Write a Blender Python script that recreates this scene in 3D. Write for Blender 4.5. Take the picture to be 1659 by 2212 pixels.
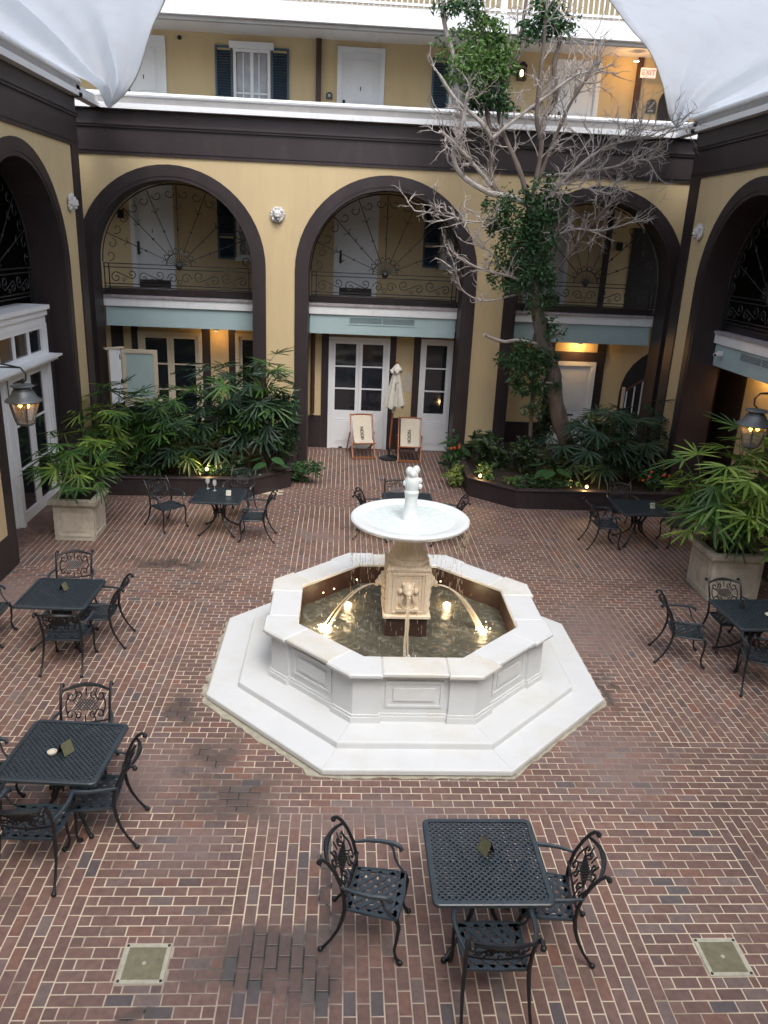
import bpy, bmesh, math, random
from mathutils import Vector, Matrix, Euler, Quaternion
from math import sin, cos, pi, radians as R
for o in list(bpy.data.objects): bpy.data.objects.remove(o)
rnd = random.Random(7)
scn = bpy.context.scene
COL = scn.collection
# ------------------------------------------------------------------ camera
cd = bpy.data.cameras.new('camera'); cam = bpy.data.objects.new('camera', cd); COL.objects.link(cam)
cd.sensor_fit = 'VERTICAL'; cd.sensor_height = 36; cd.lens = 36 * 1708.5 / 2212
cd.clip_end = 500; cd.clip_start = .05
fw = Vector((.05732011, .94408188, -.32469034)); rt = Vector((.99803237, -.04590803, .04270652)); up = Vector((-.02541256, .32649941, .94485572))
cam.matrix_world = Matrix(((rt.x, up.x, -fw.x, 0), (rt.y, up.y, -fw.y, 0), (rt.z, up.z, -fw.z, 5.4), (0, 0, 0, 1)))
scn.camera = cam
# ------------------------------------------------------------------ world, sun, exposure
SUN_EL, SUN_AZ = R(58), R(165)
world = bpy.data.worlds.new('World'); scn.world = world; world.use_nodes = True
wn = world.node_tree.nodes; wl = world.node_tree.links
sky = wn.new('ShaderNodeTexSky'); sky.sky_type = 'NISHITA'; sky.sun_disc = False
sky.sun_elevation = SUN_EL; sky.sun_rotation = SUN_AZ; sky.dust_density = 3.0; sky.air_density = 1.0; sky.ozone_density = 1.0
hs = wn.new('ShaderNodeHueSaturation'); hs.inputs['Saturation'].default_value = .55
wl.new(sky.outputs[0], hs.inputs['Color']); wl.new(hs.outputs[0], wn['Background'].inputs['Color'])
wn['Background'].inputs['Strength'].default_value = .13
sd = bpy.data.lights.new('sun', 'SUN'); sd.energy = .5; sd.angle = R(25); sd.color = (1, .96, .9)
so = bpy.data.objects.new('sun', sd); COL.objects.link(so)
so.rotation_euler = Euler((R(90) - SUN_EL, 0, R(15)))
scn.view_settings.view_transform = 'Standard'; scn.view_settings.look = 'None'
scn.view_settings.gamma = 1; scn.view_settings.use_curve_mapping = False
scn.view_settings.exposure = 1.32
scn.cycles.max_bounces = 7; scn.cycles.transparent_max_bounces = 16
# ------------------------------------------------------------------ materials
MATS = {}
def lk(nt, a, b): nt.links.new(a, b)
def mat(name, col, rough=.6, var=.12, scale=4., bump=0., bscale=40., metal=0., spec=.5, emit=None, estr=0., alpha=1., trans=0., streak=0., stain=None, sscale=1.2, samt=.5, sz=1., slo=.52, shi=.72):
    m = bpy.data.materials.new(name); m.use_nodes = True; nt = m.node_tree; n = nt.nodes; b = n['Principled BSDF']
    b.inputs['Roughness'].default_value = rough; b.inputs['Metallic'].default_value = metal
    b.inputs['Specular IOR Level'].default_value = spec; b.inputs['Alpha'].default_value = alpha
    b.inputs['Transmission Weight'].default_value = trans
    if emit: b.inputs['Emission Color'].default_value = (*emit, 1); b.inputs['Emission Strength'].default_value = estr
    g = n.new('ShaderNodeNewGeometry')
    if var > 0:
        no = n.new('ShaderNodeTexNoise'); no.inputs['Scale'].default_value = scale; no.inputs['Detail'].default_value = 6; no.inputs['Roughness'].default_value = .65
        src = g.outputs['Position']
        if streak:
            mp = n.new('ShaderNodeMapping'); mp.inputs['Scale'].default_value = (1, 1, streak); lk(nt, src, mp.inputs[0]); src = mp.outputs[0]
        lk(nt, src, no.inputs['Vector'])
        cr = n.new('ShaderNodeValToRGB'); cr.color_ramp.elements[0].position = .3; cr.color_ramp.elements[1].position = .72
        cr.color_ramp.elements[0].color = (*[c * (1 - var) for c in col], 1); cr.color_ramp.elements[1].color = (*[min(1, c * (1 + var)) for c in col], 1)
        lk(nt, no.outputs[0], cr.inputs[0]); lk(nt, cr.outputs[0], b.inputs['Base Color'])
        if stain:
            mp = n.new('ShaderNodeMapping'); mp.inputs['Scale'].default_value = (1, 1, sz); lk(nt, g.outputs['Position'], mp.inputs[0])
            ns = n.new('ShaderNodeTexNoise'); ns.inputs['Scale'].default_value = sscale; ns.inputs['Detail'].default_value = 9; ns.inputs['Roughness'].default_value = .7; lk(nt, mp.outputs[0], ns.inputs['Vector'])
            mr = n.new('ShaderNodeMapRange'); mr.inputs[1].default_value = slo; mr.inputs[2].default_value = shi; mr.inputs[4].default_value = samt; lk(nt, ns.outputs[0], mr.inputs[0])
            mx = n.new('ShaderNodeMix'); mx.data_type = 'RGBA'; lk(nt, mr.outputs[0], mx.inputs[0]); lk(nt, cr.outputs[0], mx.inputs[6]); mx.inputs[7].default_value = (*stain, 1); lk(nt, mx.outputs[2], b.inputs['Base Color'])
    else: b.inputs['Base Color'].default_value = (*col, 1)
    if bump:
        nb = n.new('ShaderNodeTexNoise'); nb.inputs['Scale'].default_value = bscale; nb.inputs['Detail'].default_value = 5
        lk(nt, g.outputs['Position'], nb.inputs['Vector'])
        bp = n.new('ShaderNodeBump'); bp.inputs['Strength'].default_value = bump; bp.inputs['Distance'].default_value = .01
        lk(nt, nb.outputs[0], bp.inputs['Height']); lk(nt, bp.outputs[0], b.inputs['Normal'])
    MATS[name] = m; return m
def leafmat(name, col, col2, rough=.45):
    m = bpy.data.materials.new(name); m.use_nodes = True; nt = m.node_tree; n = nt.nodes; b = n['Principled BSDF']
    g = n.new('ShaderNodeNewGeometry'); cr = n.new('ShaderNodeValToRGB')
    cr.color_ramp.elements[0].color = (*col, 1); cr.color_ramp.elements[1].color = (*col2, 1)
    lk(nt, g.outputs['Random Per Island'], cr.inputs[0]); lk(nt, cr.outputs[0], b.inputs['Base Color'])
    b.inputs['Roughness'].default_value = rough
    tr = n.new('ShaderNodeBsdfTranslucent'); lk(nt, cr.outputs[0], tr.inputs[0])
    mx = n.new('ShaderNodeMixShader'); mx.inputs[0].default_value = .22
    lk(nt, b.outputs[0], mx.inputs[1]); lk(nt, tr.outputs[0], mx.inputs[2]); lk(nt, mx.outputs[0], n['Material Output'].inputs[0])
    MATS[name] = m; return m
def ell(nt, pos, cx, cy, rx, ry):
    n = nt.nodes
    s = n.new('ShaderNodeVectorMath'); s.operation = 'SUBTRACT'; s.inputs[1].default_value = (cx, cy, 0); lk(nt, pos, s.inputs[0])
    d = n.new('ShaderNodeVectorMath'); d.operation = 'MULTIPLY'; d.inputs[1].default_value = (1 / rx, 1 / ry, 0); lk(nt, s.outputs[0], d.inputs[0])
    l = n.new('ShaderNodeVectorMath'); l.operation = 'LENGTH'; lk(nt, d.outputs[0], l.inputs[0])
    r = n.new('ShaderNodeMapRange'); r.inputs[1].default_value = 1.15; r.inputs[2].default_value = .35; lk(nt, l.outputs['Value'], r.inputs[0])
    return r.outputs[0]
def ground_masks(nt, ells, amp=.55, sc=2.2):
    n = nt.nodes; g = n.new('ShaderNodeNewGeometry')
    no = n.new('ShaderNodeTexNoise'); no.inputs['Scale'].default_value = sc; no.inputs['Detail'].default_value = 5; lk(nt, g.outputs['Position'], no.inputs['Vector'])
    s = n.new('ShaderNodeVectorMath'); s.operation = 'SUBTRACT'; s.inputs[1].default_value = (.5, .5, .5); lk(nt, no.outputs['Color'], s.inputs[0])
    k = n.new('ShaderNodeVectorMath'); k.operation = 'SCALE'; k.inputs['Scale'].default_value = amp; lk(nt, s.outputs[0], k.inputs[0])
    a = n.new('ShaderNodeVectorMath'); a.operation = 'ADD'; lk(nt, g.outputs['Position'], a.inputs[0]); lk(nt, k.outputs[0], a.inputs[1])
    out = None
    for e in ells:
        v = ell(nt, a.outputs[0], *e)
        if out is None: out = v
        else:
            mx = n.new('ShaderNodeMath'); mx.operation = 'MAXIMUM'; lk(nt, out, mx.inputs[0]); lk(nt, v, mx.inputs[1]); out = mx.outputs[0]
    return out
DAMP = [(-.35, 4.86, .72, .36), (-.75, 4.62, .4, .2), (-.15, 4.5, .3, .3), (-1.0, 6.75, .62, .4), (-1.35, 7.3, .35, .35), (-1.8, 8.2, .22, .35), (3.55, 8.75, .1, .7), (-.03, 5.6, .1, .9), (-2.9, 12.75, 1.0, .2), (-1.45, 4.2, .3, .15)]
PALE = [(.5, 6.35, 1.3, .35), (3.2, 7.4, .7, .8), (-1.3, 5.9, .5, .3), (-.4, 14.3, .5, .3), (3.2, 14.25, .35, .28), (-1.54, 14.5, .35, .25), (1.2, 12.9, 1.8, .5), (3.8, 10.4, .8, 1.2), (-1.9, 7.0, .5, .6), (-5.1, 11.5, .55, .7)]
def brickmat():
    m = bpy.data.materials.new('fired_brick'); m.use_nodes = True; nt = m.node_tree; n = nt.nodes; b = n['Principled BSDF']
    at = n.new('ShaderNodeAttribute'); at.attribute_name = 'bcol'
    g = n.new('ShaderNodeNewGeometry')
    no = n.new('ShaderNodeTexNoise'); no.inputs['Scale'].default_value = 16; no.inputs['Detail'].default_value = 8; lk(nt, g.outputs['Position'], no.inputs['Vector'])
    n2 = n.new('ShaderNodeTexNoise'); n2.inputs['Scale'].default_value = .55; n2.inputs['Detail'].default_value = 3; lk(nt, g.outputs['Position'], n2.inputs['Vector'])
    r1 = n.new('ShaderNodeMapRange'); r1.inputs[1].default_value = .25; r1.inputs[2].default_value = .75; r1.inputs[3].default_value = .78; r1.inputs[4].default_value = 1.2; lk(nt, no.outputs[0], r1.inputs[0])
    r2 = n.new('ShaderNodeMapRange'); r2.inputs[1].default_value = .3; r2.inputs[2].default_value = .7; r2.inputs[3].default_value = .85; r2.inputs[4].default_value = 1.15; lk(nt, n2.outputs[0], r2.inputs[0])
    mu = n.new('ShaderNodeMath'); mu.operation = 'MULTIPLY'; lk(nt, r1.outputs[0], mu.inputs[0]); lk(nt, r2.outputs[0], mu.inputs[1])
    sc = n.new('ShaderNodeVectorMath'); sc.operation = 'SCALE'; lk(nt, at.outputs['Color'], sc.inputs[0]); lk(nt, mu.outputs[0], sc.inputs['Scale'])
    pale = ground_masks(nt, PALE, .9, 1.4)
    pm = n.new('ShaderNodeMath'); pm.operation = 'MULTIPLY'; pm.inputs[1].default_value = .33; lk(nt, pale, pm.inputs[0])
    m1 = n.new('ShaderNodeMix'); m1.data_type = 'RGBA'; lk(nt, pm.outputs[0], m1.inputs[0]); lk(nt, sc.outputs[0], m1.inputs[6]); m1.inputs[7].default_value = (.25, .2, .185, 1)
    dm = ground_masks(nt, DAMP, 1.0, 3.2)
    d2 = n.new('ShaderNodeMath'); d2.operation = 'MULTIPLY'; d2.inputs[1].default_value = .5; lk(nt, dm, d2.inputs[0])
    m2 = n.new('ShaderNodeMix'); m2.data_type = 'RGBA'; lk(nt, d2.outputs[0], m2.inputs[0]); lk(nt, m1.outputs[2], m2.inputs[6]); m2.inputs[7].default_value = (.055, .055, .048, 1)
    lk(nt, m2.outputs[2], b.inputs['Base Color'])
    rr = n.new('ShaderNodeMapRange'); rr.inputs[3].default_value = .62; rr.inputs[4].default_value = .42; lk(nt, dm, rr.inputs[0]); lk(nt, rr.outputs[0], b.inputs['Roughness'])
    bp = n.new('ShaderNodeBump'); bp.inputs['Strength'].default_value = .35; bp.inputs['Distance'].default_value = .004; lk(nt, no.outputs[0], bp.inputs['Height']); lk(nt, bp.outputs[0], b.inputs['Normal'])
    MATS['brick'] = m
def mortarmat():
    m = bpy.data.materials.new('mortar'); m.use_nodes = True; nt = m.node_tree; n = nt.nodes; b = n['Principled BSDF']
    g = n.new('ShaderNodeNewGeometry')
    no = n.new('ShaderNodeTexNoise'); no.inputs['Scale'].default_value = 2.5; no.inputs['Detail'].default_value = 8; lk(nt, g.outputs['Position'], no.inputs['Vector'])
    cr = n.new('ShaderNodeValToRGB'); cr.color_ramp.elements[0].position = .36; cr.color_ramp.elements[0].color = (.36, .29, .22, 1); cr.color_ramp.elements[1].position = .5; cr.color_ramp.elements[1].color = (.61, .515, .395, 1)
    lk(nt, no.outputs[0], cr.inputs[0])
    pale = ground_masks(nt, PALE + [(-.3, 4.6, 1.6, .5)], .9, 1.4)
    m0 = n.new('ShaderNodeMix'); m0.data_type = 'RGBA'; lk(nt, pale, m0.inputs[0]); lk(nt, cr.outputs[0], m0.inputs[6]); m0.inputs[7].default_value = (.26, .21, .185, 1)
    dm = ground_masks(nt, DAMP + [(-5.8, 13.5, .42, 3.5)], 1.0, 3.2)
    m2 = n.new('ShaderNodeMix'); m2.data_type = 'RGBA'; lk(nt, dm, m2.inputs[0]); lk(nt, m0.outputs[2], m2.inputs[6]); m2.inputs[7].default_value = (.03, .035, .036, 1)
    lk(nt, m2.outputs[2], b.inputs['Base Color']); b.inputs['Roughness'].default_value = .9; MATS['mortar'] = m
brickmat(); mortarmat()
mat('yellow', (.62, .49, .285), .85, .06, 1.1, .3, 90, streak=.25, stain=(.5, .37, .22), sscale=2.6, sz=.16, samt=.45, slo=.5, shi=.75)
mat('dark', (.034, .024, .026), .5, .2, 1.6, .25, 60, streak=.4, stain=(.065, .052, .05), sscale=3.5, sz=.3, samt=.5)
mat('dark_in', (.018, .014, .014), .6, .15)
mat('white', (.80, .82, .84), .5, .06, 1.5)
mat('white_worn', (.62, .62, .61), .6, .14, 5)
mat('cap_top', (.34, .31, .33), .8, .25, 9)
mat('cream', (.62, .55, .42), .55, .08)
mat('fascia', (.40, .53, .55), .55, .05, 2)
mat('gutter_white', (.80, .82, .84), .35, .03, stain=(.5, .48, .45), sscale=5, sz=.5, samt=.4, slo=.55)
mat('gutter_grey', (.33, .32, .31), .5, .12)
mat('vent_dark', (.07, .1, .11), .6, .1)
mat('shutter', (.02, .042, .07), .5, .15, 6)
mat('shutter_rail', (.05, .1, .14), .5, .1, 6)
mat('glass', (.012, .015, .022), .06, 0, spec=.8)
mat('glass_curtain', (.33, .35, .4), .25, .25, 3)
mat('iron', (.027, .039, .049), .36, .2, 12, .1, 60, spec=.7)
mat('iron_leg', (.012, .014, .017), .42, .2, 12, spec=.5)
mat('rail_iron', (.02, .022, .024), .5, .2, 20)
mat('stone', (.66, .68, .69), .5, .03, 2.2, .12, 30, stain=(.58, .55, .44), sscale=1.9, samt=.45, slo=.5, shi=.72)
mat('stone_cream', (.67, .67, .64), .5, .05, 2.5, .12, 30, stain=(.58, .52, .38), sscale=2.4, samt=.6, slo=.46, shi=.7)
mat('mortar_cream', (.38, .355, .28), .85, .3, 9, .6, 30)
mat('limestone', (.86, .72, .54), .6, .1, 6, .25, 26)
mat('bowl', (.72, .75, .75), .35, .03, 3)
mat('milk_water', (.74, .82, .81), .12, .12, 14, .35, 16)
mat('milk', (.74, .8, .79), .25, .06, 12, .3, 22)
mat('pool_tile', (.055, .028, .022), .4, .25, 8)
mat('bark', (.15, .12, .1), .9, .4, 9, .9, 18, streak=.2)
mat('dead_bark', (.40, .36, .33), .9, .3, 14, .4, 30)
mat('cane', (.1, .085, .05), .8, .3, 10)
mat('planter_stone', (.56, .51, .42), .8, .2, 3.5, .4, 25, stain=(.2, .18, .13), sscale=3, sz=.5, samt=.6)
mat('soil', (.03, .022, .016), .95, .4, 14, .8, 30)
mat('metal_cover', (.2, .19, .12), .7, .25, 12, .3, 120)
mat('cover_rim', (.42, .41, .33), .75, .2, 12)
mat('teak', (.33, .105, .03), .45, .25, 14)
mat('canvas', (.62, .56, .45), .85, .05, 8)
mat('black_ink', (.02, .02, .02), .7, 0)
mat('umbrella_cloth', (.62, .6, .53), .9, .08, 9)
mat('copper_aged', (.13, .14, .145), .45, .3, 9, metal=.5)
mat('lantern_glass', (.4, .41, .4), .2, .15, 6, alpha=.32)
mat('flame', (1, .5, .1), .5, 0, emit=(1, .38, .06), estr=9)
mat('bulb', (1, .7, .4), .5, 0, emit=(1, .62, .26), estr=4)
mat('pool_light', (1, .85, .6), .5, 0, emit=(1, .74, .4), estr=14)
mat('plaque', (.06, .06, .06), .5, .1)
mat('plaque_mark', (.45, .45, .43), .5, 0)
mat('exit_face', (.72, .6, .55), .5, 0, emit=(1, .75, .65), estr=.25)
mat('exit_red', (.75, .03, .04), .5, 0, emit=(1, .06, .06), estr=.5)
mat('brass', (.3, .2, .08), .35, .2, metal=.8)
mat('sail', (.86, .89, .92), .9, .04, 1.3, .3, 7, stain=(.62, .58, .5), sscale=1.6, samt=.5, slo=.5)
nt = MATS['sail'].node_tree; tl = nt.nodes.new('ShaderNodeBsdfTranslucent'); tl.inputs[0].default_value = (.86, .89, .93, 1); mx = nt.nodes.new('ShaderNodeMixShader'); mx.inputs[0].default_value = .62; lk(nt, nt.nodes['Principled BSDF'].outputs[0], mx.inputs[1]); lk(nt, tl.outputs[0], mx.inputs[2]); lk(nt, mx.outputs[0], nt.nodes['Material Output'].inputs[0])
mat('sail_seam', (.66, .64, .58), .9, .08)
mat('card', (.13, .13, .075), .6, .15, 20)
mat('card_white', (.6, .6, .5), .6, .05)
mat('blue_pane', (.40, .52, .50), .35, .04)
mat('blue_cover', (.012, .02, .035), .5, .2, 6)
mat('clear', (.85, .9, .92), .08, 0, alpha=.4)
mat('petal', (.55, .06, .02), .6, .2)
mat('stair_red', (.08, .02, .012), .6, .2)
mat('plumbing', (.06, .028, .02), .5, .15)
def watermat(name, col, a, e=0):
    m = mat(name, col, .15, 0, alpha=a); return m
watermat('jet', (.8, .68, .5), .5)
def poolmat():
    m = bpy.data.materials.new('pool_water'); m.use_nodes = True; nt = m.node_tree; n = nt.nodes; b = n['Principled BSDF']
    g = n.new('ShaderNodeNewGeometry'); no = n.new('ShaderNodeTexNoise'); no.inputs['Scale'].default_value = 9; no.inputs['Detail'].default_value = 7; no.inputs['Distortion'].default_value = 1.2
    lk(nt, g.outputs['Position'], no.inputs['Vector'])
    cr = n.new('ShaderNodeValToRGB'); e = cr.color_ramp.elements; e[0].position = .3; e[0].color = (.06, .058, .04, 1); e[1].position = .8; e[1].color = (.3, .3, .26, 1)
    k = e.new(.56); k.color = (.105, .1, .072, 1)
    lk(nt, no.outputs[0], cr.inputs[0]); lk(nt, cr.outputs[0], b.inputs['Base Color']); b.inputs['Roughness'].default_value = .33
    n2 = n.new('ShaderNodeTexNoise'); n2.inputs['Scale'].default_value = 16; n2.inputs['Detail'].default_value = 4; lk(nt, g.outputs['Position'], n2.inputs['Vector'])
    bp = n.new('ShaderNodeBump'); bp.inputs['Strength'].default_value = .5; bp.inputs['Distance'].default_value = .015; lk(nt, n2.outputs[0], bp.inputs['Height']); lk(nt, bp.outputs[0], b.inputs['Normal'])
    MATS['pool_water'] = m
poolmat()
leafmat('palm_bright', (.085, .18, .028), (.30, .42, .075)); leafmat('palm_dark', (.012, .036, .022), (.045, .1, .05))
leafmat('palm_mid', (.028, .085, .02), (.10, .21, .04)); leafmat('ivy', (.02, .065, .025), (.07, .16, .055), .35)
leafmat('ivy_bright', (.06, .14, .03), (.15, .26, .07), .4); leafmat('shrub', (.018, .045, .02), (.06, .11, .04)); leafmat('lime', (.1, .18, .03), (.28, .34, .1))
# ------------------------------------------------------------------ mesh helpers
IDX = lambda u, w, z: Vector((u, w, z))
class MB:
    def __init__(s, f=None): s.v = []; s.f = []; s.st = []; s.fm = f or IDX
    def add(s, vs, fs):
        b = len(s.v); s.st.append((b, len(s.f))); s.v += [s.fm(*p) for p in vs]; s.f += [tuple(b + i for i in f) for f in fs]; return s
    def box(s, x0, x1, y0, y1, z0, z1):
        return s.add([(x0, y0, z0), (x1, y0, z0), (x1, y1, z0), (x0, y1, z0), (x0, y0, z1), (x1, y0, z1), (x1, y1, z1), (x0, y1, z1)],
                     [(0, 3, 2, 1), (4, 5, 6, 7), (0, 1, 5, 4), (1, 2, 6, 5), (2, 3, 7, 6), (3, 0, 4, 7)])
    def bbox(s, x0, x1, y0, y1, z0, z1, b=.01):   # box with bevelled top edges
        v = [(x0, y0, z0), (x1, y0, z0), (x1, y1, z0), (x0, y1, z0), (x0, y0, z1 - b), (x1, y0, z1 - b), (x1, y1, z1 - b), (x0, y1, z1 - b),
             (x0 + b, y0 + b, z1), (x1 - b, y0 + b, z1), (x1 - b, y1 - b, z1), (x0 + b, y1 - b, z1)]
        f = [(0, 3, 2, 1), (8, 9, 10, 11)]
        for i in range(4): j = (i + 1) % 4; f += [(i, j, j + 4, i + 4), (i + 4, j + 4, j + 8, i + 8)]
        return s.add(v, f)
    def prism(s, poly, z0, z1, bev=0.):
        n = len(poly); v = [(x, y, z0) for x, y in poly]
        if bev:
            v += [(x, y, z1 - bev) for x, y in poly]; c = [sum(p[i] for p in poly) / n for i in (0, 1)]
            ins = inset(poly, bev); v += [(x, y, z1) for x, y in ins]
            f = [tuple(range(2 * n, 3 * n)), tuple(reversed(range(n)))]
            for i in range(n): j = (i + 1) % n; f += [(i, j, j + n, i + n), (i + n, j + n, j + 2 * n, i + 2 * n)]
        else:
            v += [(x, y, z1) for x, y in poly]; f = [tuple(range(n, 2 * n)), tuple(reversed(range(n)))]
            for i in range(n): j = (i + 1) % n; f.append((i, j, j + n, i + n))
        return s.add(v, f)
    def tube(s, pts, r, n=6, cap=True):
        pts = [Vector(p) for p in pts]; k = len(pts); rs = r if isinstance(r, (list, tuple)) else [r] * k
        vs = []; fs = []; prev = None
        for i, p in enumerate(pts):
            t = (pts[min(i + 1, k - 1)] - pts[max(i - 1, 0)]); t = t.normalized() if t.length > 1e-9 else Vector((0, 0, 1))
            if prev is None:
                a = Vector((0, 0, 1)) if abs(t.z) < .9 else Vector((1, 0, 0)); u = t.cross(a).normalized()
            else:
                u = (prev - t * prev.dot(t)); u = u.normalized() if u.length > 1e-6 else t.orthogonal().normalized()
            prev = u; w = t.cross(u)
            for q in range(n):
                an = 2 * pi * q / n; vs.append(tuple(p + (u * cos(an) + w * sin(an)) * rs[i]))
        for i in range(k - 1):
            for q in range(n): q2 = (q + 1) % n; fs.append((i * n + q, i * n + q2, (i + 1) * n + q2, (i + 1) * n + q))
        if cap: fs += [tuple(reversed(range(n))), tuple(range((k - 1) * n, k * n))]
        return s.add(vs, fs)
    def lathe(s, prof, n=24, cx=0, cy=0, z=0, cap=True):
        vs = []; fs = []
        for r, h in prof:
            for q in range(n): a = 2 * pi * q / n; vs.append((cx + r * cos(a), cy + r * sin(a), z + h))
        for i in range(len(prof) - 1):
            for q in range(n): q2 = (q + 1) % n; fs.append((i * n + q, i * n + q2, (i + 1) * n + q2, (i + 1) * n + q))
        if cap: fs += [tuple(reversed(range(n))), tuple(range((len(prof) - 1) * n, len(prof) * n))]
        return s.add(vs, fs)
    def ball(s, c, r, n=8, sz=1.):
        return s.lathe([(max(1e-4, r * sin(pi * i / 6)), -r * sz * cos(pi * i / 6)) for i in range(7)], n, c[0], c[1], c[2], False)
    def mesh(s, name, m, smooth=False):
        me = bpy.data.meshes.new(name); me.from_pydata([tuple(v) for v in s.v], [], s.f); me.materials.append(MATS[m])
        if smooth: me.polygons.foreach_set('use_smooth', [True] * len(me.polygons))
        me.update(); return me
    def each(s, name, m, parent=None, smooth=False):
        for i, (b, f0) in enumerate(s.st):
            e = s.st[i + 1] if i + 1 < len(s.st) else (len(s.v), len(s.f))
            q = MB(); q.v = s.v[b:e[0]]; q.f = [tuple(k - b for k in f) for f in s.f[f0:e[1]]]; o = q.build(name, m, parent, smooth)
        return o
    def build(s, name, m, parent=None, smooth=False, fix=True):
        me = s.mesh(name, m, smooth)
        if fix and len(s.f) < 60000:
            bm = bmesh.new(); bm.from_mesh(me); bmesh.ops.recalc_face_normals(bm, faces=bm.faces); bm.to_mesh(me); bm.free()
        if smooth:
            try: me.set_sharp_from_angle(angle=R(38))
            except Exception: pass
        return link(name, me, parent)
def inset(poly, d):
    n = len(poly); out = []
    A = sum(poly[i][0] * poly[(i + 1) % n][1] - poly[(i + 1) % n][0] * poly[i][1] for i in range(n)); sg = 1 if A > 0 else -1
    for i in range(n):
        p, q, r = Vector(poly[i - 1]), Vector(poly[i]), Vector(poly[(i + 1) % n])
        a = (q - p).normalized(); b = (r - q).normalized(); na = Vector((-a.y, a.x)) * sg; nb = Vector((-b.y, b.x)) * sg
        m = (na + nb); m = m / max(.3, m.dot(na)); out.append((q.x + m.x * d, q.y + m.y * d))
    return out
def link(name, data, parent=None):
    o = bpy.data.objects.new(name, data); COL.objects.link(o)
    if parent is not None: o.parent = parent
    return o
def thing(name, label, cat, loc=(0, 0, 0), rz=0., group=None):
    o = link(name, None); o.location = loc; o.rotation_euler = (0, 0, rz); o['label'] = label; o['category'] = cat
    if group: o['group'] = group
    return o
def tag(o, label, cat, group=None):
    o['label'] = label; o['category'] = cat
    if group: o['group'] = group
    return o
def struct(o): o['kind'] = 'structure'; return o
def stuff(o): o['kind'] = 'stuff'; return o
def kids(): 
    d = {}
    for o in COL.objects:
        if o.parent: d.setdefault(o.parent.name, []).append(o)
    return d
def tree_of(root):
    k = kids()
    def rec(o): return (o, [rec(c) for c in k.get(o.name, [])])
    return rec(root)
def dup(tr, parent=None):
    o, ch = tr; c = o.copy(); COL.objects.link(c); c.parent = parent
    for t in ch: dup(t, c)
    return c
def place(tr, first, loc, rz, label, group=None):
    o = tr[0] if first else dup(tr)
    o.location = loc; o.rotation_euler = (0, 0, rz); o['label'] = label
    if group: o['group'] = group
    return o
def text_mesh(txt, size, m, name, parent, M, ext=.002):
    c = bpy.data.curves.new(name, 'FONT'); c.body = txt; c.size = size; c.extrude = ext; c.align_x = 'CENTER'; c.align_y = 'CENTER'
    t = bpy.data.objects.new(name + '_tmp', c); COL.objects.link(t)
    me = bpy.data.meshes.new_from_object(t); bpy.data.objects.remove(t)
    me.materials.clear(); me.materials.append(MATS[m]); me.transform(M)
    return link(name, me, parent)
XL, XR, YB = -5.58, 7.58, 19.53
back = lambda Y0: (lambda u, w, z: Vector((u, Y0 - w, z)))      # u = x, w = out towards the courtyard
left = lambda X0: (lambda u, w, z: Vector((X0 + w, u, z)))      # u = y
right = lambda X0: (lambda u, w, z: Vector((X0 - w, u, z)))
# ------------------------------------------------------------------ ground and brick paving
g = MB().add([(-60, -60, -.03), (60, -60, -.03), (60, 60, -.03), (-60, 60, -.03)], [(0, 1, 2, 3)]); struct(g.build('ground', 'mortar', fix=False))
paving = link('brick_paving', None); struct(paving)
MB().add([(-9, -4, -.003), (11, -4, -.003), (11, 24, -.003), (-9, 24, -.003)], [(0, 1, 2, 3)]).build('mortar_bed', 'mortar', paving, fix=False)
L, W, J = .2075, .1035, .0125
tones = [((0.163, 0.097, 0.081), 12), ((0.169, 0.101, 0.084), 12), ((0.180, 0.106, 0.087), 10), ((0.154, 0.094, 0.082), 8), ((0.161, 0.110, 0.101), 5), ((0.189, 0.101, 0.078), 2.5), ((0.180, 0.115, 0.096), 5), ((0.202, 0.097, 0.073), .4), ((0.106, 0.087, 0.089), .9), ((0.128, 0.087, 0.080), 2.5), ((0.172, 0.127, 0.116), 1.5)]
tw = [t[1] for t in tones]
def tone(): 
    c = rnd.choices(tones, tw)[0][0]; k = rnd.uniform(.9, 1.12); return tuple(x * k for x in c)
def brick_vf(x0, x1, y0, y1, dz, b=.004):
    z0, z1 = -.012, .002 + dz
    v = [(x0, y0, z0), (x1, y0, z0), (x1, y1, z0), (x0, y1, z0), (x0, y0, z1 - b * .6), (x1, y0, z1 - b * .6), (x1, y1, z1 - b * .6), (x0, y1, z1 - b * .6),
         (x0 + b, y0 + b, z1), (x1 - b, y0 + b, z1), (x1 - b, y1 - b, z1), (x0 + b, y1 - b, z1)]
    f = [(8, 9, 10, 11)]
    for i in range(4): j = (i + 1) % 4; f += [(i, j, j + 4, i + 4), (i + 4, j + 4, j + 8, i + 8)]
    return v, f
px, py = 45 * W, 46 * W
def pos(c, o, p, w):   # which 12-course band or panel a coordinate is in: returns (start, is_band, index)
    k = math.floor((c - o) / p); s = o + k * p
    return (s, True) if c < s + w - 1e-6 else (s + w, False)
XO, YO, BW = -2.05, 6.455, 12 * W
KEEP = [(-1.605, -1.235, 4.565, 4.935), (3.03, 3.4, 4.59, 4.955)]
cx0, cy0 = .914, 9.49
def in_oct(x, y, r):
    x, y = abs(x - cx0), abs(y - cy0); return max(x, y, (x + y) / 1.41421) < r
def skip(x, y):
    if in_oct(x, y, 2.3): return True
    if y > 21.05 or x < -7.3 or x > 9.9: return True
    if y > 16.75 and (x < -1.35 or (x > 3.2 and y > 17.2)): return True
    for a, b, c, d in KEEP:
        if a + .02 < x < b - .02 and c + .02 < y < d - .02: return True
    return False
bricks = []
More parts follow.
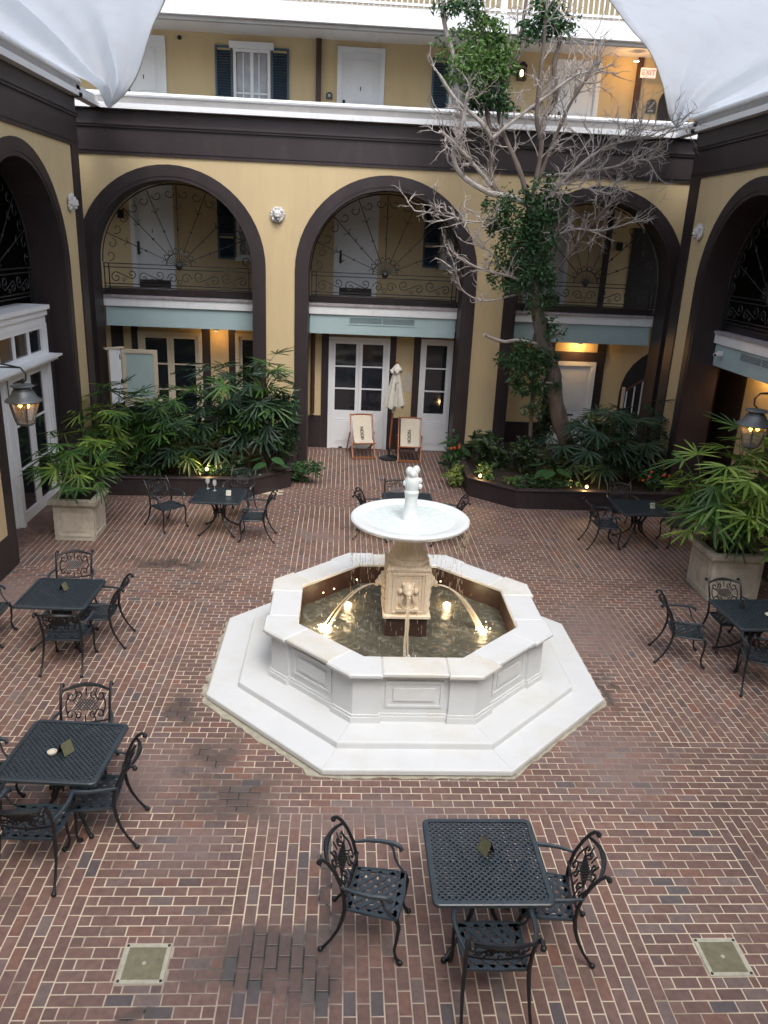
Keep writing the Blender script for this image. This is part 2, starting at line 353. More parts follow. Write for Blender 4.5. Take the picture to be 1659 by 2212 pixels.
def lay(x0, x1, y0, y1, ew):
    if ew:
        n = max(1, round((y1 - y0) / W)); 
        for j in range(n):
            ya = y0 + j * (y1 - y0) / n; off = (L / 2 if j % 2 else 0)
            x = x0 - off
            while x < x1 - 1e-4:
                a, b = max(x, x0), min(x + L, x1); x += L
                if b - a > .03: bricks.append((a, b, ya, ya + (y1 - y0) / n))
    else:
        n = max(1, round((x1 - x0) / W))
        for j in range(n):
            xa = x0 + j * (x1 - x0) / n; off = (L / 2 if j % 2 else 0); y = y0 - off
            while y < y1 - 1e-4:
                a, b = max(y, y0), min(y + L, y1); y += L
                if b - a > .03: bricks.append((xa, xa + (x1 - x0) / n, a, b))
ys = []
y = YO - py
while y < 21.3: ys.append((y, y + BW, True)); ys.append((y + BW, y + py, False)); y += py
xs = []
x = XO - 2 * px
while x < 10: xs.append((x, x + BW, True)); xs.append((x + BW, x + px, False)); x += px
for (ya, yb, yband) in ys:
    if yb < 3.0: continue
    if yband:
        lay(-8.2, 10.2, ya, yb, True)
    else:
        for (xa, xb, xband) in xs:
            if xb < -8.2 or xa > 10.2: continue
            lay(xa, xb, ya, yb, xband)
cpos = Vector((0, 0, 5.4))
def clipk(b):
    for a, bb, c, d in KEEP:
        if b[0] < bb and b[1] > a and b[2] < d and b[3] > c:
            o = []
            if b[0] < a - .02: o.append((b[0], a, b[2], b[3]))
            if b[1] > bb + .02: o.append((bb, b[1], b[2], b[3]))
            m0, m1 = max(b[0], a), min(b[1], bb)
            if b[2] < c - .015: o.append((m0, m1, b[2], c))
            if b[3] > d + .015: o.append((m0, m1, d, b[3]))
            return o
    return [b]
bb = []
for b in bricks:
    mx, my = (b[0] + b[1]) / 2, (b[2] + b[3]) / 2
    if my < 3.6 or my > 21.1: continue
    for q in clipk(b):
        if not skip((q[0] + q[1]) / 2, (q[2] + q[3]) / 2): bb.append(q)
bricks = bb
def vis(b):
    p = Vector(((b[0] + b[1]) / 2, (b[2] + b[3]) / 2, 0)) - cpos; d = p.dot(fw); u = p.dot(rt) / d * 1708.5; v = p.dot(up) / d * 1708.5
    return abs(u) < 825 and abs(v) < 1100
full = [b for b in bricks if abs((b[1] - b[0]) * (b[3] - b[2]) - L * W) < 2e-4 and vis(b)]
full.sort(key=lambda b: (b[2] + b[3]) / 2 * 1.0 + abs((b[0] + b[1]) / 2) * .02)
indiv = set(id(b) for b in full[:296])
protos = []
for i in range(24):
    v, f = brick_vf(-(L - J) / 2, (L - J) / 2, -(W - J) / 2, (W - J) / 2, 0)
    me = bpy.data.meshes.new('brick'); me.from_pydata(v, [], f); me.materials.append(MATS['brick'])
    a = me.color_attributes.new('bcol', 'FLOAT_COLOR', 'POINT'); c = tone() if i < 20 else tones[[8, 5, 7, 10][i - 20]][0]
    for k in range(len(v)): a.data[k].color = (*c, 1)
    protos.append(me)
V = []; F = []; C = []
for b in bricks:
    if id(b) in indiv:
        o = link('brick', rnd.choices(protos, [1] * 20 + [.9, .8, .3, .8])[0], paving)
        o.location = ((b[0] + b[1]) / 2, (b[2] + b[3]) / 2, rnd.uniform(-.0012, .0015))
        if b[1] - b[0] < b[3] - b[2]: o.rotation_euler = (0, 0, pi / 2)
        continue
    j = J / 2; e = [rnd.uniform(-.0012, .0012) for _ in range(4)]
    v, f = brick_vf(b[0] + j + e[0], b[1] - j + e[1], b[2] + j + e[2], b[3] - j + e[3], rnd.uniform(-.0012, .0015))
    k = len(V); V += v; F += [tuple(k + i for i in q) for q in f]; C += [(*tone(), 1)] * len(v)
me = bpy.data.meshes.new('paving_bricks'); me.from_pydata(V, [], F); me.materials.append(MATS['brick'])
a = me.color_attributes.new('bcol', 'FLOAT_COLOR', 'POINT'); a.data.foreach_set('color', [x for c in C for x in c])
stuff(link('paving_bricks', me, paving))
# utility covers in the paving
def cover(x0, x1, y0, y1, label):
    t = thing('utility_cover', label, 'cover', ((x0 + x1) / 2, (y0 + y1) / 2, 0), 0, 'square utility covers in the paving')
    hx, hy = (x1 - x0) / 2, (y1 - y0) / 2; m = MB(); w = .035
    m.bbox(-hx, hx, -hy, -hy + w, -.01, .007, .003); m.bbox(-hx, hx, hy - w, hy, -.01, .007, .003); m.bbox(-hx, -hx + w, -hy + w, hy - w, -.01, .007, .003); m.bbox(hx - w, hx, -hy + w, hy - w, -.01, .007, .003)
    m.build('rim', 'cover_rim', t)
    MB().box(-hx + w, hx - w, -hy + w, hy - w, -.01, .003).build('plate', 'metal_cover', t)
    m = MB(); n = int((2 * hx - 2 * w) / .012)
    for i in range(n): x = -hx + w + (i + .5) * .012; m.box(x - .003, x + .003, -hy + w, hy - w, .003, .0055)
    m.build('plate_ridges', 'metal_cover', t)
    m = MB(); 
    for sx in (-1, 1):
        for sy in (-1, 1): m.lathe([(.012, 0), (.012, .004), (.001, .005)], 8, sx * (hx - .02), sy * (hy - .02), .007)
    m.each('bolt', 'iron_leg', t); MB().lathe([(.018, 0), (.016, .006), (.001, .007)], 10, 0, 0, .004).build('lift_boss', 'cover_rim', t)
cover(-1.6, -1.24, 4.57, 4.93, 'square pale-rimmed utility cover beside the dark damp bricks')
cover(3.035, 3.395, 4.595, 4.95, 'square olive utility cover set in clean brick right of the nearest table')
# ------------------------------------------------------------------ arcade walls
def arch_pts(c, r, zs, n=28): return [(c + r * cos(pi - pi * i / n), zs + r * sin(pi * i / n)) for i in range(n + 1)]
def arcade(name, label, f, u0, u1, arches, ro, ri, zs, T, ztop, plinth, jamb_z=0., caps=None):
    t = thing(name, label, 'arcade wall')
    zy = 6.95
    m = MB(f); A = sorted(arches); edges = [u0] + [e for c in A for e in (c - ro, c + ro)] + [u1]
    for i in range(0, len(edges), 2):        # yellow piers between arches
        a, b = edges[i], edges[i + 1]
        if b - a > .02: m.box(a, b, -T, 0, plinth, zy)
    for c in A:                               # spandrels over the arches
        pts = arch_pts(c, ro, zs)
        for (ua, za), (ub, zb) in zip(pts[:-1], pts[1:]):
            m.add([(ua, 0, za), (ub, 0, zb), (ub, 0, zy), (ua, 0, zy), (ua, -T, za), (ub, -T, zb), (ub, -T, zy), (ua, -T, zy)], [(0, 1, 2, 3), (7, 6, 5, 4)])
    m.build('stucco_wall', 'yellow', t, fix=False)
    m = MB(f)                                 # dark plinths under the piers
    for i in range(0, len(edges), 2):
        a, b = edges[i], edges[i + 1]
        if b - a > .02: m.box(a, b, -T, .03, 0, plinth)
    m.each('plinth', 'dark', t)
    for c in A:                               # the dark band round each opening
        m = MB(f); o = arch_pts(c, ro, zs); q = arch_pts(c, ri, zs)
        o = [(c - ro, 0)] + o + [(c + ro, 0)]; q = [(c - ri, 0)] + q + [(c + ri, 0)]; n = len(o); P = .03; S = .012
        mid = [((a[0] * .25 + b[0] * .75), (a[1] * .25 + b[1] * .75) if a[1] else 0) for a, b in zip(o, q)]
        vs = [(u, 0, z) for u, z in o] + [(u, P, z) for u, z in o] + [(u, P, z) for u, z in mid] + [(u, P - S, z) for u, z in mid] + [(u, P - S, z) for u, z in q] + [(u, -T, z) for u, z in q]
        fs = []
        for k in range(5):
            for i in range(n - 1): fs.append((k * n + i, k * n + i + 1, (k + 1) * n + i + 1, (k + 1) * n + i))
        m.add(vs, fs); m.build('arch_band', 'dark', t)
    m = MB(f); m.box(u0, u1, -T, .035, zy, 7.86)   # frieze
    m.build('frieze', 'dark', t)
    m = MB(f); m.box(u0, u1, .035, .075, 7.5, 7.55); m.box(u0, u1, .035, .1, 7.55, 7.6); m.box(u0, u1, .035, .05, 7.02, 7.06); m.each('frieze_moulding', 'dark', t)
    m = MB(f); m.box(u0, u1, -.3, .17, 7.865, 7.9); m.box(u0, u1, .17, .2, 7.865, 7.975); m.build('gutter_lip', 'gutter_white', t)
    m = MB(f); m.box(u0, u1, .1, .16, 7.9, 8.11); m.build('gutter_channel', 'gutter_grey', t)
    m = MB(f); m.tube([(u0, .14, 8.15), (u1, .14, 8.15)], .055, 10); m.build('gutter_bead', 'gutter_white', t)
    m = MB(f); m.box(u0, u1, -T - 2.9, .1, 8.0, 8.07); m.build('roof_deck', 'gutter_grey', t)
    return t
RO, RI, ZS, TT = 2.16, 1.84, 4.64, .68
BA = [-4.01, .99, 6.0]
wB = arcade('back_arcade', 'yellow stucco arcade wall with three dark banded arches behind the fountain', back(YB), -6.25, 8.35, BA, RO, RI, ZS, TT, 7.86, .58)
wL = arcade('left_arcade', 'yellow arcade wall down the left side over the white French windows', left(XL), -2.0, 18.12, [-.1, 4.88, 9.86, 14.86], RO + .06, RI + .08, 4.56, TT, 7.86, .58)
wR = arcade('right_arcade', 'yellow arcade wall down the right side behind the planter palm', right(XR), -2.0, 18.5, [.25, 5.25, 10.25, 15.27], RO, RI, ZS, TT, 7.86, .58)
# corner pilasters: the side walls stop short of the back wall
for nm, f, a, b, t in (('l', left(XL), 17.72, 18.125, wL), ('r', right(XR), 18.04, 18.505, wR)):
    m = MB(f); m.box(a, b, -TT - .2, .034, 0, 7.86); m.build('corner_pilaster', 'dark', t)
m = MB(); m.box(XL - 1.2, XL - .0, 18.125, YB - .03, 0, 7.86); 
m = MB(left(XL)); m.box(17.9, 19.6, .0, .2, 7.865, 7.94); m.box(17.9, 19.6, .1, .16, 7.94, 8.07); m.build('gutter_return', 'gutter_white', wL)
m = MB(right(XR)); m.box(18.3, 19.6, .0, .2, 7.865, 7.94); m.box(18.3, 19.6, .1, .16, 7.94, 8.07); m.build('gutter_return', 'gutter_white', wR)
# near left pier stands a little proud at its foot
m = MB(left(XL)); m.box(12.27, 12.6, 0, .24, 0, 6.9); m.box(11.2, 12.27, 0, .24, 0, .62); m.build('pier_edge', 'dark', wL)
m = MB(left(XL)); m.box(11.2, 12.27, .0, .235, .62, 6.9); m.build('pier_face', 'yellow', wL)
# ------------------------------------------------------------------ doors and windows
def frame_rect(m, u0, u1, z0, z1, w0, w1, t):
    m.box(u0, u0 + t, w0, w1, z0, z1); m.box(u1 - t, u1, w0, w1, z0, z1); m.box(u0 + t, u1 - t, w0, w1, z1 - t, z1); m.box(u0 + t, u1 - t, w0, w1, z0, z0 + t)
def raised_panel(m, u0, u1, z0, z1, w):
    frame_rect(m, u0, u1, z0, z1, w, w + .012, .025); b = .055
    m.box(u0 + b, u1 - b, w, w + .016, z0 + b, z1 - b)
def panel_door(par, f, u0, u1, z0, z1, m_='white', w=0., lock=True, kick=None, slot=False, glow=None):
    fr = MB(f); t = .11
    fr.box(u0, u0 + t, w, w + .07, z0, z1); fr.box(u1 - t, u1, w, w + .07, z0, z1); fr.box(u0 + t, u1 - t, w, w + .07, z1 - t, z1)
    fr.box(u0 + t, u0 + t + .02, w + .03, w + .055, z0, z1 - t); fr.box(u1 - t - .02, u1 - t, w + .03, w + .055, z0, z1 - t)
    d = MB(f); d.box(u0 + t, u1 - t, w - .01, w + .02, z0, z1 - t)
    H = z1 - z0; a, b = u0 + t + .11, u1 - t - .11
    raised_panel(d, a, b, z0 + .2, z0 + .42 * H, w + .02); raised_panel(d, a, b, z0 + .47 * H, z1 - t - .13, w + .02)
    o = d.build('door', m_, par); fr.build('door_frame', m_, par)
    if lock:
        q = MB(f); q.box(u0 + t + .04, u0 + t + .1, w + .02, w + .045, z0 + .87, z0 + 1.2); q.build('lock', 'black_ink', o)
        q = MB(f); q.tube([(u0 + t + .07, w + .05, z0 + .93), (u0 + t + .07, w + .09, z0 + .93), (u0 + t + .17, w + .09, z0 + .93)], .012, 6); q.build('handle', 'brass', o)
        q = MB(f); q.tube([((u0 + u1) / 2, w + .02, z0 + 1.52), ((u0 + u1) / 2, w + .045, z0 + 1.5), ((u0 + u1) / 2, w + .03, z0 + 1.42)], .012, 5); q.build('knocker', 'iron_leg', o)
    if kick: q = MB(f); q.box(u0 + t + .05, u1 - t - .02, w + .021, w + .04, z0 + .05, z0 + .24); q.build('kick_plate', 'dark', o)
    if slot: q = MB(f); q.box(u0 + t + .25, u0 + t + .55, w + .036, w + .045, z0 + .98, z0 + 1.03); q.build('mail_slot', 'black_ink', o)
    return o
def french(par, f, u0, u1, z0, z1, leaves, rows, sill, m_='white', t=.085, w=0., gl='glass', jamb=.09, label=None):
    fr = MB(f); fr.box(u0, u0 + jamb, w, w + .09, z0, z1); fr.box(u1 - jamb, u1, w, w + .09, z0, z1); fr.box(u0 + jamb, u1 - jamb, w, w + .09, z1 - jamb, z1)
    fr.build('door_frame', m_, par); lw = (u1 - u0 - 2 * jamb) / leaves
    for k in range(leaves):
        a = u0 + jamb + k * lw; b = a + lw; zt = z1 - jamb
        d = MB(f); d.box(a + .004, a + t, w + .01, w + .05, z0 + .01, zt); d.box(b - t, b - .004, w + .01, w + .05, z0 + .01, zt); d.box(a + t, b - t, w + .01, w + .05, zt - t, zt); 
        d.box(a + t, b - t, w + .01, w + .05, z0 + .01, z0 + sill)
        if sill > .4: raised_panel(d, a + t + .01, b - t - .01, z0 + .17, z0 + sill - .22, w + .05)
        h = (zt - t - z0 - sill) / rows
        for i in range(1, rows): z = z0 + sill + i * h; d.box(a + t, b - t, w + .015, w + .045, z - .018, z + .018)
        o = d.build('door', m_, par)
        for i in range(rows):
            z = z0 + sill + i * h; q = MB(f); q.box(a + t, b - t, w + .02, w + .028, z + .002, z + h - .002); q.build('pane', gl, o)
def shutter(par, f, u0, u1, z0, z1, w=0.):
    m = MB(f); t = .05; frame_rect(m, u0, u1, z0, z1, w, w + .045, t); zm = z0 + .33 * (z1 - z0); m.box(u0 + t, u1 - t, w, w + .045, zm, zm + t)
    o = m.build('shutter', 'shutter_rail', par); n = int((z1 - z0) / .06)
    m = MB(f)
    for i in range(n):
        z = z0 + t + i * .06
        if z + .06 > z1 - t or (zm - .05 < z < zm + t): continue
        m.add([(u0 + t, w + .005, z + .05), (u1 - t, w + .005, z + .05), (u1 - t, w + .035, z), (u0 + t, w + .035, z), (u0 + t, w, z + .042), (u1 - t, w, z + .042), (u1 - t, w + .03, z - .008), (u0 + t, w + .03, z - .008)], [(0, 1, 2, 3), (7, 6, 5, 4), (3, 2, 6, 7)])
    m.build('louvres', 'shutter', o)
def sash_window(par, f, u0, u1, z0, z1, w=0., cols=2, rows=2):
    m = MB(f); t = .07; frame_rect(m, u0, u1, z0, z1, w, w + .07, t); m.box(u0 - .09, u1 + .09, w, w + .12, z1 + .002, z1 + .15); m.box(u0 - .05, u1 + .05, w, w + .12, z0 - .09, z0 - .002)
    o = m.build('window', 'white', par); cw = (u1 - u0 - 2 * t) / cols; h = (z1 - z0 - 2 * t)
    zz = [z0 + t, z0 + t + h * .42, z1 - t]
    for c in range(cols):
        a = u0 + t + c * cw
        if c: q = MB(f); q.box(a - .04, a + .04, w + .01, w + .06, z0 + t, z1 - t); q.build('mullion', 'white', o)
        for r in range(rows):
            q = MB(f); q.box(a + .02, a + cw - .02, w + .02, w + .03, zz[r] + .015, zz[r + 1] - .015); q.build('pane', 'glass_curtain', o)
            q = MB(f); q.box(a + .045 + .3 * cw, a + .07 + .3 * cw, w + .03, w + .04, zz[r] + .015, zz[r + 1] - .015); q.build('glazing_bar', 'white', o)
    q = MB(f); q.box(u0 + t, u1 - t, w + .01, w + .055, zz[1] - .02, zz[1] + .02); q.build('meeting_rail', 'white', o)
def balcony(par, f, u0, u1, vent=None):
    m = MB(f); m.bbox(u0, u1, -.6, 0, 3.6, 3.80, .0); m.build('balcony_fascia', 'gutter_white', par)
    m = MB(f); m.box(u0, u1, -.6, .03, 3.8, 3.86); m.build('balcony_cap', 'cap_top', par)
    m = MB(f); m.box(u0 + .03, u1 - .03, -.55, -.05, 3.12, 3.6); m.build('soffit_box', 'fascia', par)
    m = MB(f); m.box(u0, u1, -.6, -.16, 3.86, 4.0); m.build('floor_edge', 'dark', par)
    if vent:
        a, b = vent; mid = (a + b) / 2
        m = MB(f); frame_rect(m, a - .04, b + .04, 3.36, 3.57, -.05, -.035, .03); m.box(mid - .01, mid + .01, -.05, -.035, 3.39, 3.54)
        for i in range(6): z = 3.395 + i * .026; m.box(a - .01, b + .01, -.05, -.04, z, z + .008)
        o = m.build('vent_grille', 'fascia', par); m = MB(f); m.box(a, b, -.049, -.044, 3.39, 3.54); m.build('vent_backing', 'vent_dark', o)
def spiral(c, r0, a0, turns, n=14, sgn=1): return [(c[0] + r0 * (1 - i / n * .82) * cos(a0 + sgn * turns * 2 * pi * i / n), c[1] + r0 * (1 - i / n * .82) * sin(a0 + sgn * turns * 2 * pi * i / n)) for i in range(n + 1)]
def scroll_s(c, w, h, flip=1):   # an S scroll lying on its side, as a list of 2-D points
    p1 = spiral((c[0] - w * .28, c[1] - flip * h * .12), h * .36, flip * pi / 2, 1.15, 16, flip)[::-1]
    p2 = spiral((c[0] + w * .28, c[1] + flip * h * .12), h * .3, -flip * pi / 2, 1.15, 16, flip)
    return p1 + p2
def sunburst(f, c, label, dark=False):
    """balcony railing with a half wheel of spokes over it, filling one arch"""
    t = thing('balcony_grille', label, 'iron grille', (0, 0, 0), 0, 'wrought iron sunburst balcony grilles')
    r = RI - .03; zr = 4.6; zb = 4.06; w = 0
    m = MB(f)
    for z in (zr, zr - .09, zb, zb + .07): m.box(c - r, c + r, w - .012, w + .012, z - .011, z + .011)
    for u in (c - r + .02, c + r - .02, c - r + .13, c + r - .13): m.box(u - .012, u + .012, w - .012, w + .012, 3.86, zr)
    m.build('rail', 'rail_iron', t)
    m = MB(f); pts = arch_pts(c, r, zr + .03, 30); m.tube([(u, w, z) for u, z in pts], .016, 5); m.build('arch_bar', 'rail_iron', t)
    m = MB(f); m.ball((c, w, zr), .085, 10); m.build('hub', 'rail_iron', t)
    m = MB(f); m.tube([(c + .3 * cos(a), w, zr + .3 * sin(a)) for a in [pi * i / 16 for i in range(17)]], .015, 5)
    for i in range(1, 13): a = pi * i / 13; m.tube([(c + .08 * cos(a), w, zr + .08 * sin(a)), (c + .29 * cos(a), w, zr + .29 * sin(a))], .009, 4)
    m.build('hub_ring', 'rail_iron', t)
    for i in range(1, 8):
        a = pi * i / 8; m = MB(f); ca, sa = cos(a), sin(a)
        m.tube([(c + k * ca, w, zr + k * sa) for k in (.3, r * .5, r)], .011, 5)
        for k in (r * .46,): m.ball((c + k * ca, w, zr + k * sa), .03, 6)
        for s in (-1, 1):
            for k in (.32, r * .7): m.tube([(c + (k) * ca, w, zr + k * sa), (c + (k + .09) * ca - s * .07 * sa, w, zr + (k + .09) * sa + s * .07 * ca), (c + (k + .05) * ca - s * .1 * sa, w, zr + (k + .05) * sa + s * .1 * ca)], .008, 4)
        m.build('spoke', 'rail_iron', t)
    m = MB(f)
    for i in range(8):
        a0 = pi * (i + .5) / 8
        for s in (-1, 1):
            a = a0 + s * .085; cc = (c + (r - .17) * cos(a), zr + (r - .17) * sin(a))
            m.tube([(u, w, z) for u, z in spiral(cc, .13, a0 + s * pi / 2, .9, 10, s)], .009, 4)
    stuff(m.build('rim_scrolls', 'rail_iron', t))
    m = MB(f); n = 5; ww = (2 * r - .3) / n
    for i in range(n):
        cc = (c - r + .15 + (i + .5) * ww, (zr - .09 + zb + .07) / 2)
        if i == n // 2:
            for s in (-1, 1):
                m.tube([(u, w, z) for u, z in spiral((cc[0] + s * .16, cc[1] - .02), .13, pi / 2 * (1 - s), 1.3, 14, s)], .010, 4)
            m.tube([(u, w, z) for u, z in [(cc[0] + .05 * cos(k), cc[1] - .1 + .05 * sin(k)) for k in [2 * pi * j / 10 for j in range(11)]]], .008, 4)
        else:
            fl = 1 if i < n // 2 else -1
            m.tube([(u, w, z) for u, z in scroll_s(cc, ww * 1.0, .36, fl)], .011, 4)
            m.tube([(u, w, z) for u, z in spiral((cc[0], cc[1] - .1), .06, 0, 1.1, 8, fl)], .008, 4)
    m.build('rail_scrolls', 'rail_iron', t)
    return t
# ---- the building behind the back arcade
hb = thing('rear_building', 'yellow hotel building with white doors behind and above the back arcade', 'building')
f21, f22 = back(21.0), back(22.3)
m = MB(f21); m.box(-9, 11, -.3, -.002, 0, 3.85); m.build('ground_wall', 'yellow', hb)
m = MB(f22); m.box(-9.5, 11.5, -.3, -.002, 3.6, 12.4); m.build('upper_wall', 'yellow', hb)
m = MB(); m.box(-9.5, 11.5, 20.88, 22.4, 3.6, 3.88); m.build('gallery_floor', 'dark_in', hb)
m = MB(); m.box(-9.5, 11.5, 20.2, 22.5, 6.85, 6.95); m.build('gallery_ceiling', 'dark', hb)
m = MB(f22); m.box(-9.5, 11.5, .001, 2.35, 10.02, 10.14); m.build('eave_soffit', 'gutter_white', hb)
m = MB(f22); m.box(-9.5, 11.5, 2.35, 2.45, 9.84, 10.2); m.build('eave_fascia', 'gutter_white', hb)
m = MB(f22); m.box(-9.5, 11.5, 2.2, 2.34, 9.76, 9.84); m.box(-9.5, 11.5, 1.6, 2.4, 10.2, 10.23); m.build('eave_gutter', 'gutter_grey', hb)
m = MB(f22); m.box(-9.5, 11.5, 2.2, 2.27, 10.3, 10.35); m.box(-9.5, 11.5, 2.2, 2.27, 11.1, 11.16); m.each('top_rail', 'gutter_white', hb)
m = MB(f22)
for i in range(170):
    u = -9.4 + i * .122; m.box(u, u + .03, 2.22, 2.25, 10.2, 11.1)
stuff(m.build('balusters', 'gutter_white', hb))
m = MB(f22)
for u in (-6.5, -1.6, 3.3, 8.2): m.box(u, u + .14, 2.16, 2.3, 10.2, 12.4)
m.each('balcony_post', 'gutter_white', hb)
m = MB(f22); m.box(-9.5, 11.5, .5, 2.5, 12.4, 12.5); m.build('top_soffit', 'white', hb)
# dark ground-floor base boards and pilasters
def darkbits(par, f, L_, z=(0, 3.2), w=.02, name='pilaster'):
    for a, b in L_: m = MB(f); m.box(a, b, -.001, w, z[0], z[1]); m.build(name, 'dark', par)
darkbits(hb, f21, [(-.55, -.36), (1.24, 1.41), (1.87, 2.05), (2.9, 3.9), (-3.64, -3.43), (-2.96, -2.78), (-5.44, -5.26), (-5.95, -5.64), (5.42, 5.62), (6.76, 7.0)])
m = MB(f21)
for a, b in ((-.9, -.551), (1.411, 1.869), (-3.429, -2.961), (3.901, 5.41), (7.001, 7.45), (-.9 - 1.2, -.901)): m.box(a, b, -.001, .02, 0, .88)
m.each('base_board', 'dark', hb)
m = MB(f21); m.box(-1.6, -.9, .0, .03, 0, 3.2); m.build('pilaster', 'dark', hb)
m = MB(f21); m.tube([(-.77, .08, .95), (-.77, .08, 3.15)], .055, 8); m.lathe([(.075, 0), (.075, .05)], 10, 0, 0, 0) ; m.build('downpipe', 'plumbing', hb)
french(hb, f21, -.36, 1.24, 0, 2.98, 2, 3, 1.05)
french(hb, f21, 2.05, 2.9, 0, 3.0, 1, 3, 1.03, jamb=.07)
french(hb, f21, -5.26, -3.64, 0, 2.95, 2, 3, .8, 'cream')
french(hb, f21, -2.78, -2.1, 0, 2.98, 1, 3, .8, 'cream')
panel_door(hb, f21, 5.64, 6.76, .12, 2.56, 'white', lock=False, slot=True)
m = MB(f21); m.box(5.42, 7.0, -.001, .04, 2.57, 2.82); m.build('lintel', 'dark', hb)
m = MB(f21); m.box(1.62, 1.84, -.001, .012, 1.6, 2.12); m.build('wall_notice', 'planter_stone', hb)
# stair in the right bay; a flat black face is painted as the opening's shade
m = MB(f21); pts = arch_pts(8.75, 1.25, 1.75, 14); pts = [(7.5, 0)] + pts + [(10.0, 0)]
m.add([(u, .012, z) for u, z in pts], [tuple(range(len(pts)))]); m.build('stair_opening_shade', 'black_ink', hb)
m = MB(f21)
for i in range(5): m.box(7.55 + i * .32, 7.9 + i * .32, .015, .4, 0, .85 + i * .2)
m.build('stair', 'white_worn', hb)
m = MB(f21)
for i in range(5): m.box(7.62 + i * .2, 7.65 + i * .2, .2, .23, .95 + i * .12, 1.85 + i * .14)
m.each('stair_baluster', 'white', hb)
m = MB(f21); m.tube([(7.55, .21, 1.82), (8.6, .21, 2.55)], .03, 6); m.build('stair_handrail', 'stair_red', hb)
m = MB(f21); m.box(7.52, 7.58, .15, .24, 0, 1.95); m.build('newel', 'cream', hb)
# second floor doors and shutters
for u0, u1 in ((-5.62, -4.5), (-.3, .87), (4.9, 6.05)): panel_door(hb, f22, u0, u1, 3.9, 6.5, 'white', kick=True)
for u0, u1 in ((-3.37, -2.9), (2.08, 2.53)): shutter(hb, f22, u0, u1, 4.75, 6.5, .001); 
for u0, u1 in ((-2.86, -1.9), (2.6, 3.5)): sash_window(hb, f22, u0, u1, 4.8, 6.4)
m = MB(f22); m.box(7.0, 7.14, 0, .1, 3.9, 6.85); m.build('downpipe', 'dark', hb)
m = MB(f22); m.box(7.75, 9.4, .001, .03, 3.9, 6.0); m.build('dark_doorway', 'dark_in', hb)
for u, z in ((-5.85, 5.75), (-.68, 5.75), (7.4, 5.5)): m = MB(f22); m.box(u - .07, u + .07, 0, .12, z - .1, z + .12); m.build('wall_lamp', 'iron_leg', hb)
# third floor: doors, shuttered windows, pipes
for u0, u1 in ((-5.65, -4.53), (-.31, .87), (5.2, 6.35)): panel_door(hb, f22, u0, u1, 7.5, 9.88, 'white')
for a, b, c, d in ((-3.33, -2.9, -1.95, -1.51), (2.07, 2.5, 3.52, 3.96)):
    shutter(hb, f22, a, b, 8.0, 9.76, .001); shutter(hb, f22, c, d, 8.0, 9.76, .001); sash_window(hb, f22, b + .02, c - .02, 8.0, 9.7)
for u in (-.84, 7.26): m = MB(f22); m.box(u, u + .13, .0, .11, 7.9, 10.02); m.build('downpipe', 'plumbing', hb)
m = MB(f22); pts = arch_pts(8.35, .42, 9.0, 12); pts = [(7.93, 7.9)] + pts + [(8.77, 7.9)]; m.add([(u, .01, z) for u, z in pts], [tuple(range(len(pts)))]); m.build('passage_shade_face', 'dark_in', hb)  # flat dark face, the shade inside the passage put into its colour
m = MB(f22); m.ball((-4.17, .08, 9.86), .055, 8); m.build('ceiling_sensor', 'iron_leg', hb)
# balconies and sunburst grilles of the back arcade
fB = back(20.27)
wb = thing('back_balcony', 'white-edged balconies with pale blue soffit boxes in the back arches', 'balcony')
for c, v in ((BA[0], None), (BA[1], (.16, 1.78)), (BA[2], None)):
    balcony(wb, fB, c - 1.86, c + 1.86, v)
for c, lab in zip(BA, ('sunburst iron grille in the back arch nearest the left wall', 'sunburst iron grille in the middle back arch above the deck chairs', 'sunburst iron grille in the back arch behind the tree')):
    sunburst(fB, c, lab)
fb = thing('unseen_near_wing', 'unseen yellow hotel wing with a dark frieze, added behind the camera to block low sky light', 'building')  # plain wing out of view, added to cut low sky light from behind
m = MB(); m.box(-9, 11, -1.9, -1.4, 0, 6.95); m.build('wall', 'yellow', fb)
m = MB(); m.box(-9, 11, -1.95, -1.35, 6.951, 7.9); m.build('frieze', 'dark', fb)
m = MB(); m.box(-9, 11, -4.6, -4.3, 7.9, 12); m.build('upper_wall', 'yellow', fb)
m = MB(); m.box(-9, 11, -4.7, -1.2, 7.9, 8.0); m.build('roof_deck', 'gutter_grey', fb)
m = MB(); m.box(-4, 6, -1.4, .3, 3.55, 3.8); m.build('gallery_floor', 'cap_top', fb)
# side galleries
lg = thing('left_building', 'dark gallery and white shopfront under the left arcade', 'building')
fl = left(-5.93)
m = MB(); m.box(-9.2, -9.0, -2, 20.2, 0, 8.0); m.build('rear_wall', 'yellow', lg)
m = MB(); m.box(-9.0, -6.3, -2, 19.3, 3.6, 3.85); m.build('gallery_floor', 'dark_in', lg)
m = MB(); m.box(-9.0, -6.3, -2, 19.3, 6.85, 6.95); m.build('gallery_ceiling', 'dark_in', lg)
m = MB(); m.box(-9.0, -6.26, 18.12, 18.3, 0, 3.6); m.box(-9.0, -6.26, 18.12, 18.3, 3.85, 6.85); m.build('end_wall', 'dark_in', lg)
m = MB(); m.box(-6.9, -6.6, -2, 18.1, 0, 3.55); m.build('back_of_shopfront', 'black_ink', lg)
y0, y1 = 11.9, 16.4
m = MB(fl); m.box(y0, y1, -.5, .12, 3.84, 3.92); m.box(y0, y1 - .03, -.5, .07, 3.72, 3.84); m.box(y0, y1 - .05, -.5, .03, 3.56, 3.72); m.build('shopfront_cornice', 'white', lg)
m = MB(fl); m.box(y0, y1 + .03, -.1, .28, 2.93, 2.97); m.box(y0, y1, -.1, .2, 2.86, 2.93); m.build('shopfront_shelf', 'white', lg)
